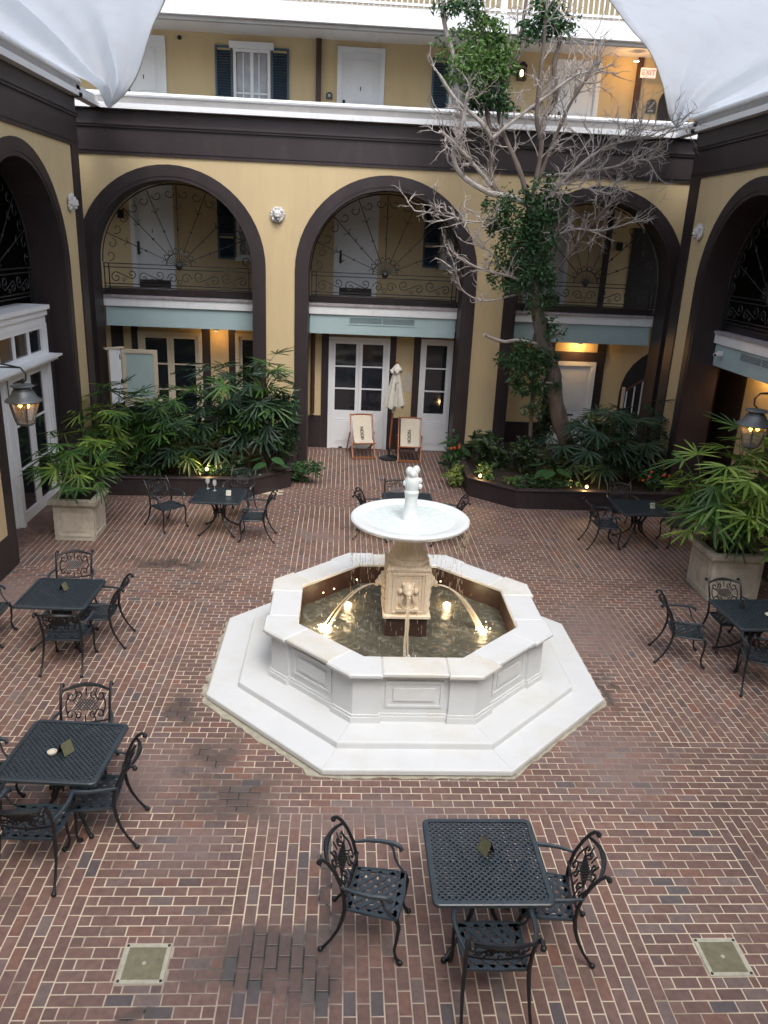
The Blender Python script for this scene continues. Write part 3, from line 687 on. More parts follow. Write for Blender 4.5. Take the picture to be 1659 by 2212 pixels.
m = MB(fl); m.box(y0, y1, -.06, .02, 3.48, 3.56); m.box(y0, y1, -.06, .02, 2.97, 3.06)
m.box(16.12, y1, -.06, .025, 2.97, 3.56); m.build('transom_frame', 'white', lg)
k = 0; y = 15.9
ys_ = [16.12, 15.42, 14.72, 14.02, 13.32, 12.62, 11.92]
for a, b in zip(ys_[:-1], ys_[1:]):
    q = MB(fl); q.box(b, b + .07, -.05, .015, 3.06, 3.48); q.build('mullion', 'white', lg)
    q = MB(fl); q.box(b + .07, a, -.03, -.02, 3.06, 3.48); q.build('pane', 'glass', lg)
m = MB(fl); m.box(16.25, y1, -.1, .04, 0, 2.86); m.box(16.16, 16.25, -.1, .0, 0, 2.86); m.build('shopfront_post', 'white', lg)
french(lg, fl, 14.35, 16.16, 0, 2.86, 2, 3, .22, jamb=.05, t=.13, w=-.05)
french(lg, fl, 12.5, 14.25, 0, 2.86, 2, 3, .22, jamb=.05, t=.13, w=-.12)
m = MB(fl); m.box(14.25, 14.35, -.1, .06, 0, 2.86); m.box(y0, 12.5, -.1, .03, 0, 2.86); m.each('shopfront_post', 'white', lg)
m = MB(fl); m.box(y1, 16.9, -.5, -.02, 0, 3.85); m.build('jamb_filler', 'dark', lg)
sunburst(left(-6.2), 14.86, 'dark sunburst iron grille over the white shopfront on the left')
rg = thing('right_building', 'dim gallery and lamplit ground floor under the right arcade', 'building')
m = MB(); m.box(10.6, 10.8, -2, 20.2, 0, 8.0); m.build('rear_wall', 'yellow', rg)
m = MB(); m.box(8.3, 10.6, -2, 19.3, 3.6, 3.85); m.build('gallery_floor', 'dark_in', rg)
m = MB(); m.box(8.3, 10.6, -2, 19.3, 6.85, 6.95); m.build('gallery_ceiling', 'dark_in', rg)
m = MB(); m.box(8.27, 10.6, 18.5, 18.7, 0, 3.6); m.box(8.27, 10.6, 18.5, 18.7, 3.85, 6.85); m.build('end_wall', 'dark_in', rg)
fr_ = right(9.0)
m = MB(fr_); m.box(-2, 18.5, -.3, 0, 0, 3.6); m.build('ground_wall', 'yellow', rg)
darkbits(rg, fr_, [(17.2, 18.5), (15.0, 15.9), (13.2, 14.1)])
french(rg, fr_, 14.1, 15.0, 0, 2.9, 1, 3, .8); french(rg, fr_, 11.2, 13.2, 0, 2.9, 2, 3, .8)
fR = right(8.05)
rb = thing('right_balcony', 'white-edged balcony with pale blue soffit box in the right arch', 'balcony')
balcony(rb, fR, 13.4, 17.12, (14.2, 15.9))
m = MB(fR); m.lathe([(.05, 0), (.05, .03)], 10, 0, 0, 0) 
sunburst(right(8.15), 15.27, 'dark sunburst iron grille above the right-hand balcony')
c = thing('security_camera', 'small white security camera on the blue box under the right balcony', 'camera', (8.02, 16.72, 3.42))
m = MB(); m.box(-.02, .07, -.05, .05, -.05, .05); m.build('bracket', 'white', c)
m = MB(); m.tube([(-.02, 0, 0), (-.1, -.05, -.03)], [.045, .05], 10); m.build('camera_body', 'white', c, True); m = MB(); m.tube([(-.1, -.05, -.03), (-.108, -.054, -.033)], .03, 10); m.build('lens', 'black_ink', c)
# ------------------------------------------------------------------ fountain
FX, FY = .914, 9.49
ft = thing('fountain', 'white octagonal stone fountain with a round bowl and lit brown pool', 'fountain', (FX, FY, 0))
def octp(r): return [(r * cos(pi / 8 + pi / 4 * i), r * sin(pi / 8 + pi / 4 * i)) for i in range(8)]
def octring(m, ro, ri, z0, z1, b=.0):
    o, q = octp(ro), octp(ri); ob = octp(ro - b) if b else None
    vs = [(x, y, z0) for x, y in o] + [(x, y, z1 - b * .8) for x, y in o] + [(x, y, z1) for x, y in (ob or o)] + [(x, y, z1) for x, y in q] + [(x, y, z0) for x, y in q]
    fs = []
    for k in range(4):
        if k == 1 and not b: continue
        for i in range(8): j = (i + 1) % 8; fs.append((k * 8 + i, k * 8 + j, (k + 1) * 8 + j, (k + 1) * 8 + i))
    if not b:
        fs = [f for f in fs]; 
        for i in range(8): j = (i + 1) % 8
    m.add(vs, fs)
m = MB(); pr = []
for i in range(64):
    a = 2 * pi * i / 64; k = (i % 8) / 8
rag = []
o8 = octp(2.70)
for i in range(8):
    p, q = Vector(o8[i]), Vector(o8[(i + 1) % 8])
    for k in range(26):
        v = p.lerp(q, k / 26); n = v.normalized(); rag.append(tuple(v + n * (rnd.uniform(-.02, .02) + (.07 * rnd.random() if i in (3, 4) else 0))))
m.prism(rag, -.01, .012); m.build('mortar_skirt', 'mortar_cream', ft)
m = MB(); m.prism(octp(2.63), .0, .03); m.build('step_base', 'stone_cream', ft)
for r, z0, z1, nm in ((2.67, .03, .092, 'lower_step'), (2.27, .092, .175, 'upper_step')):
    P = octp(r); n = 8
    for i in range(8):            # each step is laid from eight slabs
        a, b = Vector(P[i]), Vector(P[(i + 1) % 8]); ia, ib = a * (1.35 / r), b * (1.35 / r); t = (b - a).normalized() * .0012
        poly = [tuple(ia + t), tuple(a + t), tuple(b - t), tuple(ib - t)]; bev = .022
        nrm = ((a + b) / 2).normalized()
        v = [(*poly[0], z0), (*poly[1], z0), (*poly[2], z0), (*poly[3], z0), (*poly[1], z1 - bev), (*poly[2], z1 - bev),
             (*(Vector(poly[1]) * (1 - .25 * bev / r)), z1 - bev * .3), (*(Vector(poly[2]) * (1 - .25 * bev / r)), z1 - bev * .3),
             (*(Vector(poly[1]) * (1 - bev / r)), z1), (*(Vector(poly[2]) * (1 - bev / r)), z1), (*poly[0], z1), (*poly[3], z1)]
        m = MB().add(v, [(0, 1, 2, 3), (1, 2, 5, 4), (4, 5, 7, 6), (6, 7, 9, 8), (8, 9, 11, 10), (0, 1, 4, 6, 8, 10), (3, 2, 5, 7, 9, 11), (0, 3, 11, 10)])
        m.build(nm, 'stone', ft)
# wall: per side a recessed panel wall, at each corner a pilaster; then the coping stones
AW = 1.80 * cos(pi / 8)
def side(i): # frame of side i: centre direction angle
    return lambda u, w, z, a=pi / 4 * i: Vector((cos(a) * w - sin(a) * u, sin(a) * w + cos(a) * u, z))
for i in range(8):
    f = side(i)
    m = MB(f); hw = .3995
    m.box(-hw, hw, AW - .14, AW, .175, .765); m.box(-hw, hw, AW, AW + .035, .175, .24); m.box(-hw, hw, AW, AW + .02, .24, .27)
    frame_rect(m, -.33, .33, .35, .69, AW, AW + .014, .03); m.box(-.24, .24, AW, AW + .02, .44, .6)
    m.build('basin_panel', 'stone', ft)
def chev(m, i, d, ao, ai, z0, z1, bev=0):   # corner block between side i and i+1, reaching d from each side centre
    a0, a1 = pi / 4 * i, pi / 4 * (i + 1); am = (a0 + a1) / 2
    P = lambda a, u, w: (cos(a) * w - sin(a) * u, sin(a) * w + cos(a) * u)
    co, ci = ao / cos(pi / 8), ai / cos(pi / 8)
    m.prism([P(a0, d, ai), P(a0, d, ao), (co * cos(am), co * sin(am)), P(a1, -d, ao), P(a1, -d, ai), (ci * cos(am), ci * sin(am))], z0, z1, bev)
for i in range(8):
    m = MB(); chev(m, i, .40, AW + .04, AW - .14, .175, .765); chev(m, i, .385, AW + .075, AW + .0, .176, .245); chev(m, i, .392, AW + .06, AW + .0, .246, .275); m.build('corner_pilaster', 'stone', ft)
AO, AI = 1.952 * cos(pi / 8), 1.492 * cos(pi / 8)
for i in range(8):
    m = MB(); chev(m, i, .3735, AO, AI, .80, .846, .016); chev(m, i, .38, AO - .035, AI + .02, .765, .80); m.build('corner_coping', 'stone' if i % 3 else 'stone_cream', ft)
    f = side(i); m = MB(f); m.bbox(-.3715, .3715, AI, AO - .035, .80, .844, .014); m.box(-.372, .372, AI + .02, AO - .07, .765, .80); m.build('coping_stone', 'stone_cream' if i in (6, 2, 5) else 'stone', ft)
m = MB(); ai = 1.50
o, q = octp(1.80), octp(1.50)
vs = [(x, y, .79) for x, y in octp(1.50)] + [(x, y, .3) for x, y in octp(1.5)]
m.add(vs, [(i, (i + 1) % 8, (i + 1) % 8 + 8, i + 8) for i in range(8)]); m.build('pool_lining', 'pool_tile', ft, fix=False)
m = MB(); n = 90; V = []; 
for iy in range(n + 1):
    for ix in range(n + 1):
        x, y = (ix / n - .5) * 3.0, (iy / n - .5) * 3.0; d = min(math.hypot(x - 1.03, y + .1), math.hypot(x + 1.04, y + .1), math.hypot(x, y + .95))
        V.append((x, y, .52 + .007 * sin(17 * x + 5 * y) * cos(13 * y) + .012 * math.exp(-d * 3) * sin(d * 60) + rnd.uniform(-.004, .004)))
F = []
for iy in range(n):
    for ix in range(n):
        x, y = ((ix + .5) / n - .5) * 3, ((iy + .5) / n - .5) * 3
        if max(abs(x), abs(y), (abs(x) + abs(y)) / 1.41421) < 1.40: a = iy * (n + 1) + ix; F.append((a, a + 1, a + n + 2, a + n + 1))
m.add(V, F); m.build('pool_water', 'pool_water', ft, True, False)
m = MB(); m.box(-.27, .27, -.27, .27, .3, .80); m.build('pedestal_base', 'pool_tile', ft)
ped = MB(); 
ped.prism([(-.29, -.31), (.29, -.31), (.31, -.29), (.31, .29), (.29, .31), (-.29, .31), (-.31, .29), (-.31, -.29)], .79, .83, .01)
ped.prism([(-.27, -.27), (.27, -.27), (.27, .27), (-.27, .27)], .83, 1.44)
ped.prism([(-.285, -.285), (.285, -.285), (.285, .285), (-.285, .285)], 1.44, 1.485, .02)
po = ped.build('pedestal', 'limestone', ft)
for i in range(4):
    a = pi / 2 * i; f = lambda u, w, z, a=a: Vector((cos(a) * w - sin(a) * u, sin(a) * w + cos(a) * u, z))
    m = MB(f); frame_rect(m, -.2, .2, .86, 1.41, .27, .288, .022); frame_rect(m, -.155, .155, .9, 1.37, .27, .28, .016); m.box(-.14, .14, .27, .31, .89, .93)
    for s in (-1, 1): m.box(s * .235 - .02, s * .235 + .02, .27, .283, .86, 1.41)
    m.build('carved_panel', 'limestone', po)
    m = MB(f); m.ball((0, .3, 1.2), .085, 10, 1.1); m.ball((0, .37, 1.17), .045, 8); m.ball((0, .39, 1.13), .03, 8, .6)
    for s in (-1, 1): m.ball((s * .06, .31, 1.27), .032, 6); m.ball((s * .1, .285, 1.17), .04, 6); m.ball((s * .035, .355, 1.215), .02, 6); m.tube([(s * .05, .29, 1.12), (s * .1, .29, 1.0), (s * .04, .29, .93)], [.03, .022, .012], 6)
    m.ball((0, .29, 1.05), .05, 6, 1.3)
    m.build('lion_spout', 'limestone', po, True)
m = MB(); m.lathe([(.27, 0), (.28, .03), (.25, .06), (.23, .075), (.235, .1), (.2, .16), (.165, .24), (.145, .3), (.135, .36), (.15, .42), (.19, .47)], 28, 0, 0, 1.485); m.build('stem', 'limestone', ft, True)
m = MB(); m.lathe([(.15, 1.86), (.3, 1.88), (.5, 1.925), (.66, 1.985), (.735, 2.02), (.76, 2.045), (.762, 2.065), (.745, 2.082), (.72, 2.085), (.66, 2.07), (.57, 2.05)], 64, 0, 0, 0, False); m.build('bowl', 'bowl', ft, True)
m = MB(); m.lathe([(.575, 2.052), (.4, 2.056), (.25, 2.054), (.001, 2.058)], 48, 0, 0, 0, False); m.build('bowl_water', 'milk_water', ft, True)
m = MB(); m.lathe([(.125, 2.05), (.11, 2.1), (.085, 2.2), (.078, 2.3), (.085, 2.36), (.09, 2.4), (.098, 2.41), (.095, 2.43), (.082, 2.445), (.095, 2.5), (.1, 2.55), (.085, 2.6), (.06, 2.63)], 20, 0, 0, 0); m.build('figure', 'milk', ft, True)
m = MB()
for p, r in (((0, 0, 2.63), .075), ((-.04, -.02, 2.69), .052), ((.045, .01, 2.7), .05), ((0, -.05, 2.66), .045), ((.09, -.02, 2.57), .035), ((.1, -.03, 2.5), .03), ((-.085, -.01, 2.53), .035)): m.ball(p, r, 10, 1.15)
m.build('water_crown', 'milk', ft, True)
# water: jets from the lion spouts and drips off the bowl rim
def jet(m, x0, x1, n=6, seed=1):
    r2 = random.Random(seed)
    for k in range(n):
        dy = r2.uniform(-.025, .025); dx = r2.uniform(-.05, .05); pts = []
        for i in range(11):
            s = i / 10; x = x0 + (x1 + dx - x0) * s; z = 1.14 + .1 * s - .74 * s * s; pts.append((x, -.05 * s + dy * s * 1.6 + r2.uniform(-.006, .006), z))
        m.tube(pts, [.007 + .003 * r2.random() for _ in range(11)], 4)
m = MB(); jet(m, .36, 1.04, 7, 3); m.build('water_jet', 'jet', ft); m = MB(); jet(m, -.36, -1.05, 6, 5); m.build('water_jet', 'jet', ft)
m = MB(lambda x, y, z: Vector((y, -x, z))); jet(m, .36, .98, 4, 9); m.build('water_jet', 'jet', ft)
m = MB(); r2 = random.Random(11)
for k in range(620):
    a = r2.uniform(0, 2 * pi); rr = .74 + r2.uniform(-.03, .03); zt = r2.uniform(.56, 2.0)
    if r2.random() < .45: zt = r2.uniform(1.6, 2.0)
    l = r2.uniform(.02, .1); x, y = rr * cos(a), rr * sin(a); m.tube([(x, y, zt), (x, y, zt - l)], .0028, 3, False)
for k in range(160):
    x, y = r2.uniform(-1.2, 1.2), r2.uniform(-1.2, 1.2)
    z = .54 + r2.random() * .12; m.tube([(x, y, z), (x, y, z - .03)], .003, 3, False)
stuff(m.build('falling_drops', 'jet', ft))
m = MB(); 
for cx_, cy_ in ((1.03, -.1), (-1.04, -.12), (0, -.93)):
    for k in range(40): a = r2.uniform(0, 2 * pi); q = abs(r2.gauss(0, .09)); m.ball((cx_ + q * cos(a), cy_ + q * sin(a), .535 + r2.random() * .03), r2.uniform(.006, .017), 5)
stuff(m.build('splash_foam', 'milk', ft))
for x, y, s in ((-1.05, -.1, 1.6), (-.75, .62, 1), (.66, .68, 1), (1.05, -.13, 1)):
    m = MB(); m.lathe([(.05 * s, 0), (.045 * s, .02), (.001, .026)], 12, x, y, .528); m.build('pool_light', 'pool_light', ft)
    ld = bpy.data.lights.new('pool_lamp', 'POINT'); ld.energy = 1.5 * s; ld.color = (1, .72, .4); ld.shadow_soft_size = .06
    lo = bpy.data.objects.new('pool_lamp', ld); COL.objects.link(lo); lo.location = (FX + x, FY + y, .64)
for i, (x, y) in enumerate(((-1.1, .72), (-.95, .86), (-.62, 1.2), (.62, 1.2))):
    m = MB(); m.ball((x, y, .66), .011, 6); m.build('wall_light', 'bulb', ft)
# ------------------------------------------------------------------ patio chair
def build_chair():
    t = thing('patio_chair', 'x', 'chair')
    S = MB(); z = .43
    pol = [(.22, -.25), (.225, .25), (-.19, .22), (-.19, -.22)]
    def inside(x, y): w = .22 + (.25 - .22) * (x + .19) / .41; return -.17 < x < .195 and abs(y) < w - .03
    S.tube([(.215, -.245, z), (.235, 0, z), (.215, .245, z), (0, .24, z), (-.19, .22, z), (-.195, 0, z), (-.19, -.22, z), (0, -.24, z), (.215, -.245, z)], .014, 6, False)
    for a, b, c, d in ((.18, .225, -.25, .25), (-.195, -.155, -.22, .22), (-.19, .21, .195, .235), (-.19, .21, -.235, -.195)): S.box(a, b, c, d, z - .004, z + .008)
    step = .066; wd = .0165
    for sg in (1, -1):
        for k in range(-8, 9):
            o = k * step; pts = []
            for i in range(-60, 61):
                s = i * .01; x, y = s * .7071 - sg * o * .7071, sg * (s * .7071) + o * .7071
                if inside(x, y): pts.append(s)
            if len(pts) < 2: continue
            s0, s1 = pts[0] - .015, pts[-1] + .015; d = Vector((.7071, sg * .7071)); n = Vector((-sg * .7071, .7071)); c = n * o if True else n
            c = Vector((-sg * o * .7071, o * .7071)); a = c + d * s0; b = c + d * s1; nn = Vector((-d.y, d.x)) * wd; h = z + (.005 if sg > 0 else .0)
            S.add([(*(a - nn), h - .004), (*(b - nn), h - .004), (*(b + nn), h - .004), (*(a + nn), h - .004), (*(a - nn), h + .003), (*(b - nn), h + .003), (*(b + nn), h + .003), (*(a + nn), h + .003)],
                  [(0, 3, 2, 1), (4, 5, 6, 7), (0, 1, 5, 4), (1, 2, 6, 5), (2, 3, 7, 6), (3, 0, 4, 7)])
    S.build('seat', 'iron', t)
    for s in (-1, 1):
        m = MB(); m.tube([(.21, s * .24, .435), (.235, s * .25, .36), (.225, s * .25, .24), (.21, s * .25, .13), (.225, s * .255, .06), (.26, s * .262, .02)], [.02, .017, .014, .012, .014, .02], 8); m.ball((.262, s * .262, .022), .024, 8); m.build('leg', 'iron_leg', t, True)
        m = MB(); m.tube([(-.2, s * .235, .44), (-.215, s * .24, .34), (-.245, s * .245, .24), (-.3, s * .25, .13), (-.355, s * .255, .05), (-.38, s * .258, .018)], [.018, .017, .014, .012, .013, .018], 8); m.ball((-.382, s * .258, .022), .024, 8); m.build('leg', 'iron_leg', t, True)
        m = MB(); m.tube([(-.2, s * .235, .43), (-.205, s * .24, .55), (-.235, s * .242, .68), (-.29, s * .244, .8), (-.34, s * .245, .87), (-.375, s * .245, .895), (-.405, s * .245, .885), (-.41, s * .245, .865)], [.017, .016, .015, .015, .015, .016, .016, .015], 8); m.ball((-.408, s * .245, .868), .024, 8); m.build('back_post', 'iron_leg', t, True)
        m = MB(); m.tube([(-.24, s * .25, .665), (-.12, s * .285, .672), (0, s * .3, .67), (.1, s * .295, .672), (.15, s * .285, .66), (.17, s * .28, .635), (.155, s * .278, .62)], [.012, .016, .019, .021, .021, .019, .014], 8)
        m.tube([(.07, s * .29, .66), (.1, s * .285, .62), (.12, s * .27, .54), (.17, s * .25, .47), (.2, s * .245, .44)], [.014, .011, .010, .010, .012], 6); m.build('armrest', 'iron', t, True)
    B = lambda y, zz, k=0.: (-.235 - (zz - .66) * .52 - .055 * (1 - (y / .245) ** 2) * (.3 + k), y, zz)   # raked, bowed back plane
    m = MB(); m.tube([B(y, .84 + .035 * (1 - (y / .24) ** 2), .7) for y in [-.24 + .48 * i / 12 for i in range(13)]], [.012 + .012 * (1 - abs(i - 6) / 6) for i in range(13)], 6)
    m.tube([B(y, .575 - .03 * (1 - (y / .24) ** 2), .2) for y in [-.24 + .48 * i / 12 for i in range(13)]], .011, 6); m.each('back_rail', 'iron_leg', t, True)
    m = MB(); yc, zc = 0, .71
    for sy in (-1, 1):
        for sz in (-1, 1):
            for c, r, a0, sg in (((sy * .145, sz * .085), .05, pi / 2 * (1 + sy) * 1.0, sy * sz), ((sy * .075, sz * .095), .036, -pi / 2 * sz, -sy * sz)):
                m.tube([B(yc + p[0], zc + p[1]) for p in spiral(c, r, a0, 1.05, 12, sg)], .0085, 5)
        m.tube([B(yc + sy * (.185 + .012 * cos(3 * a)), zc + .105 * sin(a)) for a in [-pi / 2 + pi * i / 8 for i in range(9)]], .008, 5)
    for k in range(-3, 4):
        for sg in (1, -1):
            p = [(k * .03 - .052, -sg * .052), (k * .03 + .052, sg * .052)]; p = [(y, zz) for y, zz in p]
            m.tube([B(p[0][0], zc + p[0][1]), B(p[1][0], zc + p[1][1])], .0065, 4)
    for y in (-.11, 0, .11): m.tube([B(y, .55), B(y * .8, .62)], .007, 4); m.tube([B(y, .86), B(y * .8, .79)], .007, 4)
    m.build('back_scrollwork', 'iron_leg', t)
    return t
chair_tr = tree_of(build_chair())
def build_table():
    t = thing('patio_table', 'x', 'table'); z = .715; hw = .47; rr = .06; bw = .045
    def rrect(h, r, n=5): 
        o = []
        for cx_, cy_, a0 in ((h - r, h - r, 0), (-h + r, h - r, pi / 2), (-h + r, -h + r, pi), (h - r, -h + r, 3 * pi / 2)):
            o += [(cx_ + r * cos(a0 + pi / 2 * i / n), cy_ + r * sin(a0 + pi / 2 * i / n)) for i in range(n + 1)]
        return o
    m = MB(); A, Bo, C_ = rrect(hw, rr), rrect(hw - .008, rr), rrect(hw - bw, rr * .5); n = len(A)
    vs = [(x, y, z - .022) for x, y in A] + [(x, y, z + .003) for x, y in A] + [(x, y, z + .01) for x, y in Bo] + [(x, y, z + .01) for x, y in C_] + [(x, y, z - .01) for x, y in C_]
    fs = [(k * n + i, k * n + (i + 1) % n, (k + 1) * n + (i + 1) % n, (k + 1) * n + i) for k in range(4) for i in range(n)]
    m.add(vs, fs); m.build('table_rim', 'iron', t, False)
    m = MB(); d = .0335; h = hw - bw + .012; N = int(h / d)
    for i in range(-2 * N - 2, 2 * N + 3):           # diamond cells with round holes, staggered
        for j in range(-2 * N - 2, 2 * N + 3):
            if (i + j) % 2: continue
            x, y = i * d * .5 * 1.0 * 1.0, j * d * .5
            x, y = i * .026, j * .026
            if abs(x) > h - .012 or abs(y) > h - .012: continue
            q = .026; o = [(x + q, y), (x + q / 2, y + q / 2), (x, y + q), (x - q / 2, y + q / 2), (x - q, y), (x - q / 2, y - q / 2), (x, y - q), (x + q / 2, y - q / 2)]
            r = .0132; c = [(x + r * cos(pi / 4 * k), y + r * sin(pi / 4 * k)) for k in range(8)]
            vs = [(*p, z + .003) for p in o] + [(*p, z + .003) for p in c] + [(*p, z - .012) for p in c]
            m.add(vs, [(k, (k + 1) % 8, (k + 1) % 8 + 8, k + 8) for k in range(8)] + [(k + 8, (k + 1) % 8 + 8, (k + 1) % 8 + 16, k + 16) for k in range(8)])
    m.build('table_top', 'iron', t, fix=False)
    for k in range(4):
        a = pi / 4 + pi / 2 * k; c, s = cos(a), sin(a)
        m = MB(); m.tube([(r * c, r * s, zz) for r, zz in ((.4, .70), (.3, .66), (.17, .58), (.1, .46), (.09, .36), (.13, .25), (.24, .14), (.36, .07), (.46, .02))], [.014, .018, .02, .02, .02, .019, .017, .016, .018], 8)
        m.ball((.462 * c, .462 * s, .022), .026, 8); m.build('leg', 'iron_leg', t, True)
    m = MB(); m.lathe([(.11, 0), (.12, .02), (.12, .03)], 16, 0, 0, .4); m.tube([(-.33, 0, .68), (.33, 0, .68)], .012, 6); m.tube([(0, -.33, .68), (0, .33, .68)], .012, 6)
    for k in range(4):
        a = pi / 2 * k; m.tube([(.1 * cos(a), .1 * sin(a), .33), (.12 * cos(a), .12 * sin(a), .5), (.2 * cos(a), .2 * sin(a), .62)], .012, 5)
    m.build('table_brace', 'iron_leg', t)
    return t
table_tr = tree_of(build_table())
TB = [((1.25, 5.07), 0, 'nearest patio table, square black lattice top, in the foreground'),
      ((-2.53, 6.46), -4, 'black lattice patio table with ring ashtray, nearest on the left side'),
      ((-3.71, 9.92), -2, 'black patio table beside the near left pier, second on the left'),
      ((-2.26, 14.33), -3, 'black patio table set with two wine glasses before the left bed'),
      ((1.33, 14.33), 0, 'black patio table directly behind the fountain bowl'),
      ((5.82, 14.28), 0, 'black patio table against the right bed, partly behind palm leaves'),
      ((5.82, 9.66), 2, 'black patio table below the right stone planter')]
for i, (p, a, lab) in enumerate(TB): place(table_tr, i == 0, (*p, 0), R(a), lab, 'square cast metal patio tables')
CH = [((.37, 5.03), -12, 'chair at the left side of the nearest table, turned away from it'),
      ((1.76, 4.99), 172, 'chair tucked at the right side of the nearest table'),
      ((1.23, 4.49), 90, 'chair seen from behind at the near side of the foreground table'),
      ((-2.54, 6.97), -84, 'chair facing the camera behind the left table with the ring ashtray'),
      ((-2.17, 6.22), 183, 'chair right of the left table with the ring ashtray'),
      ((-2.58, 5.81), 88, 'chair seen from behind, in front of the ashtray table'),
      ((-3.3, 6.4), 5, 'chair left of the ashtray table, mostly out of frame'),
      ((-3.81, 10.63), -82, 'chair behind the second left table, facing the camera'),
      ((-3.23, 9.95), 180, 'chair right of the second left table'),
      ((-3.45, 9.33), 90, 'chair seen from behind in front of the second left table'),
      ((-4.73, 9.92), 2, 'chair left of the second left table, cut by the frame'),
      ((-3.27, 14.5), -43, 'chair turned at an angle left of the table with wine glasses'),
      ((-1.57, 14.0), 180, 'chair right of the table with wine glasses'),
      ((-2.0, 15.25), -100, 'chair behind the table with wine glasses, against the left bed'),
      ((.7, 14.2), -8, 'chair left of the table behind the fountain'),
      ((2.02, 14.0), 177, 'chair right of the table behind the fountain'),
      ((1.15, 14.75), -90, 'chair behind the table beyond the fountain bowl'),
      ((5.1, 14.05), 3, 'chair left of the table by the right bed'),
      ((5.74, 14.98), -90, 'chair backed against the right bed behind its table'),
      ((6.6, 14.2), 180, 'chair hidden behind palm leaves right of the far right table'),
      ((4.87, 9.7), -12, 'chair left of the table below the right planter'),
      ((5.71, 10.1), -88, 'chair with its back to the right stone planter'),
      ((5.63, 8.97), 72, 'chair in front of the near right table, cut by the right edge')]
for i, (p, a, lab) in enumerate(CH): place(chair_tr, i == 0, (*p, 0), R(a), 'black cast metal ' + lab, 'cast metal patio chairs with scrollwork backs')
# table things
def tentcard(x, y, rz, label, m1='card', s=1.):
    t = thing('menu_card', label, 'card', (x, y, .726), R(rz)); w, h, d = .05 * s, .1 * s, .04 * s
    m = MB(); m.add([(-w, -d, 0), (w, -d, 0), (w, 0, h), (-w, 0, h), (-w, -d - .004, 0), (w, -d - .004, 0), (w, -.004, h + .003), (-w, -.004, h + .003)], [(0, 1, 2, 3), (7, 6, 5, 4), (0, 3, 7, 4), (1, 2, 6, 5), (3, 2, 6, 7)]); m.build('front_face', m1, t)
    m = MB(); m.add([(-w, d, 0), (w, d, 0), (w, .001, h), (-w, .001, h), (-w, d + .004, 0), (w, d + .004, 0), (w, .005, h), (-w, .005, h)], [(3, 2, 1, 0), (4, 5, 6, 7), (0, 3, 7, 4), (1, 2, 6, 5)]); m.build('rear_face', 'black_ink', t)
tentcard(1.27, 5.15, -60, 'small olive and black tent card in the middle of the nearest table', s=1.15)
tentcard(-2.5, 6.42, 60, 'small olive tent card beside the ring ashtray on the left table', s=1.15)
tentcard(-3.7, 10.0, 75, 'small tent card on the second left table', s=1.)
tentcard(-2.08, 14.35, 0, 'small white card standing on the table with wine glasses', 'card_white', .95)
tentcard(6.05, 14.25, 5, 'small cream card on the far right table', 'card_white')
tentcard(5.72, 9.85, 70, 'dark tent card on the near right table')
tag(MB().lathe([(.03, 0), (.042, .005), (.045, .022), (.038, .022), (.03, .01), (.001, .008)], 14).build('ashtray', 'planter_stone', None, True), 'pale ring-shaped ashtray beside the tent card on the left table', 'ashtray').location = (-2.62, 6.4, .726)
tag(MB().lathe([(.045, 0), (.06, .012), (.05, .02), (.001, .012)], 12).build('saucer', 'card_white', None, True), 'small pale saucer on the near right table', 'saucer').location = (5.98, 9.62, .726)
for x, y, lab in ((-2.53, 14.72, 'left'), (-2.38, 14.6, 'right')):
    t = thing('wine_glass', 'empty stemmed wine glass, the %s one of the pair beside the white card' % lab, 'glass', (x, y, .726), 0, 'wine glasses on the far left table')
    MB().lathe([(.035, 0), (.006, .008), (.005, .09)], 12).build('stem', 'clear', t, True); MB().lathe([(.006, .09), (.03, .11), (.042, .15), (.033, .21)], 14, cap=False).build('glass_bowl', 'clear', t, True)
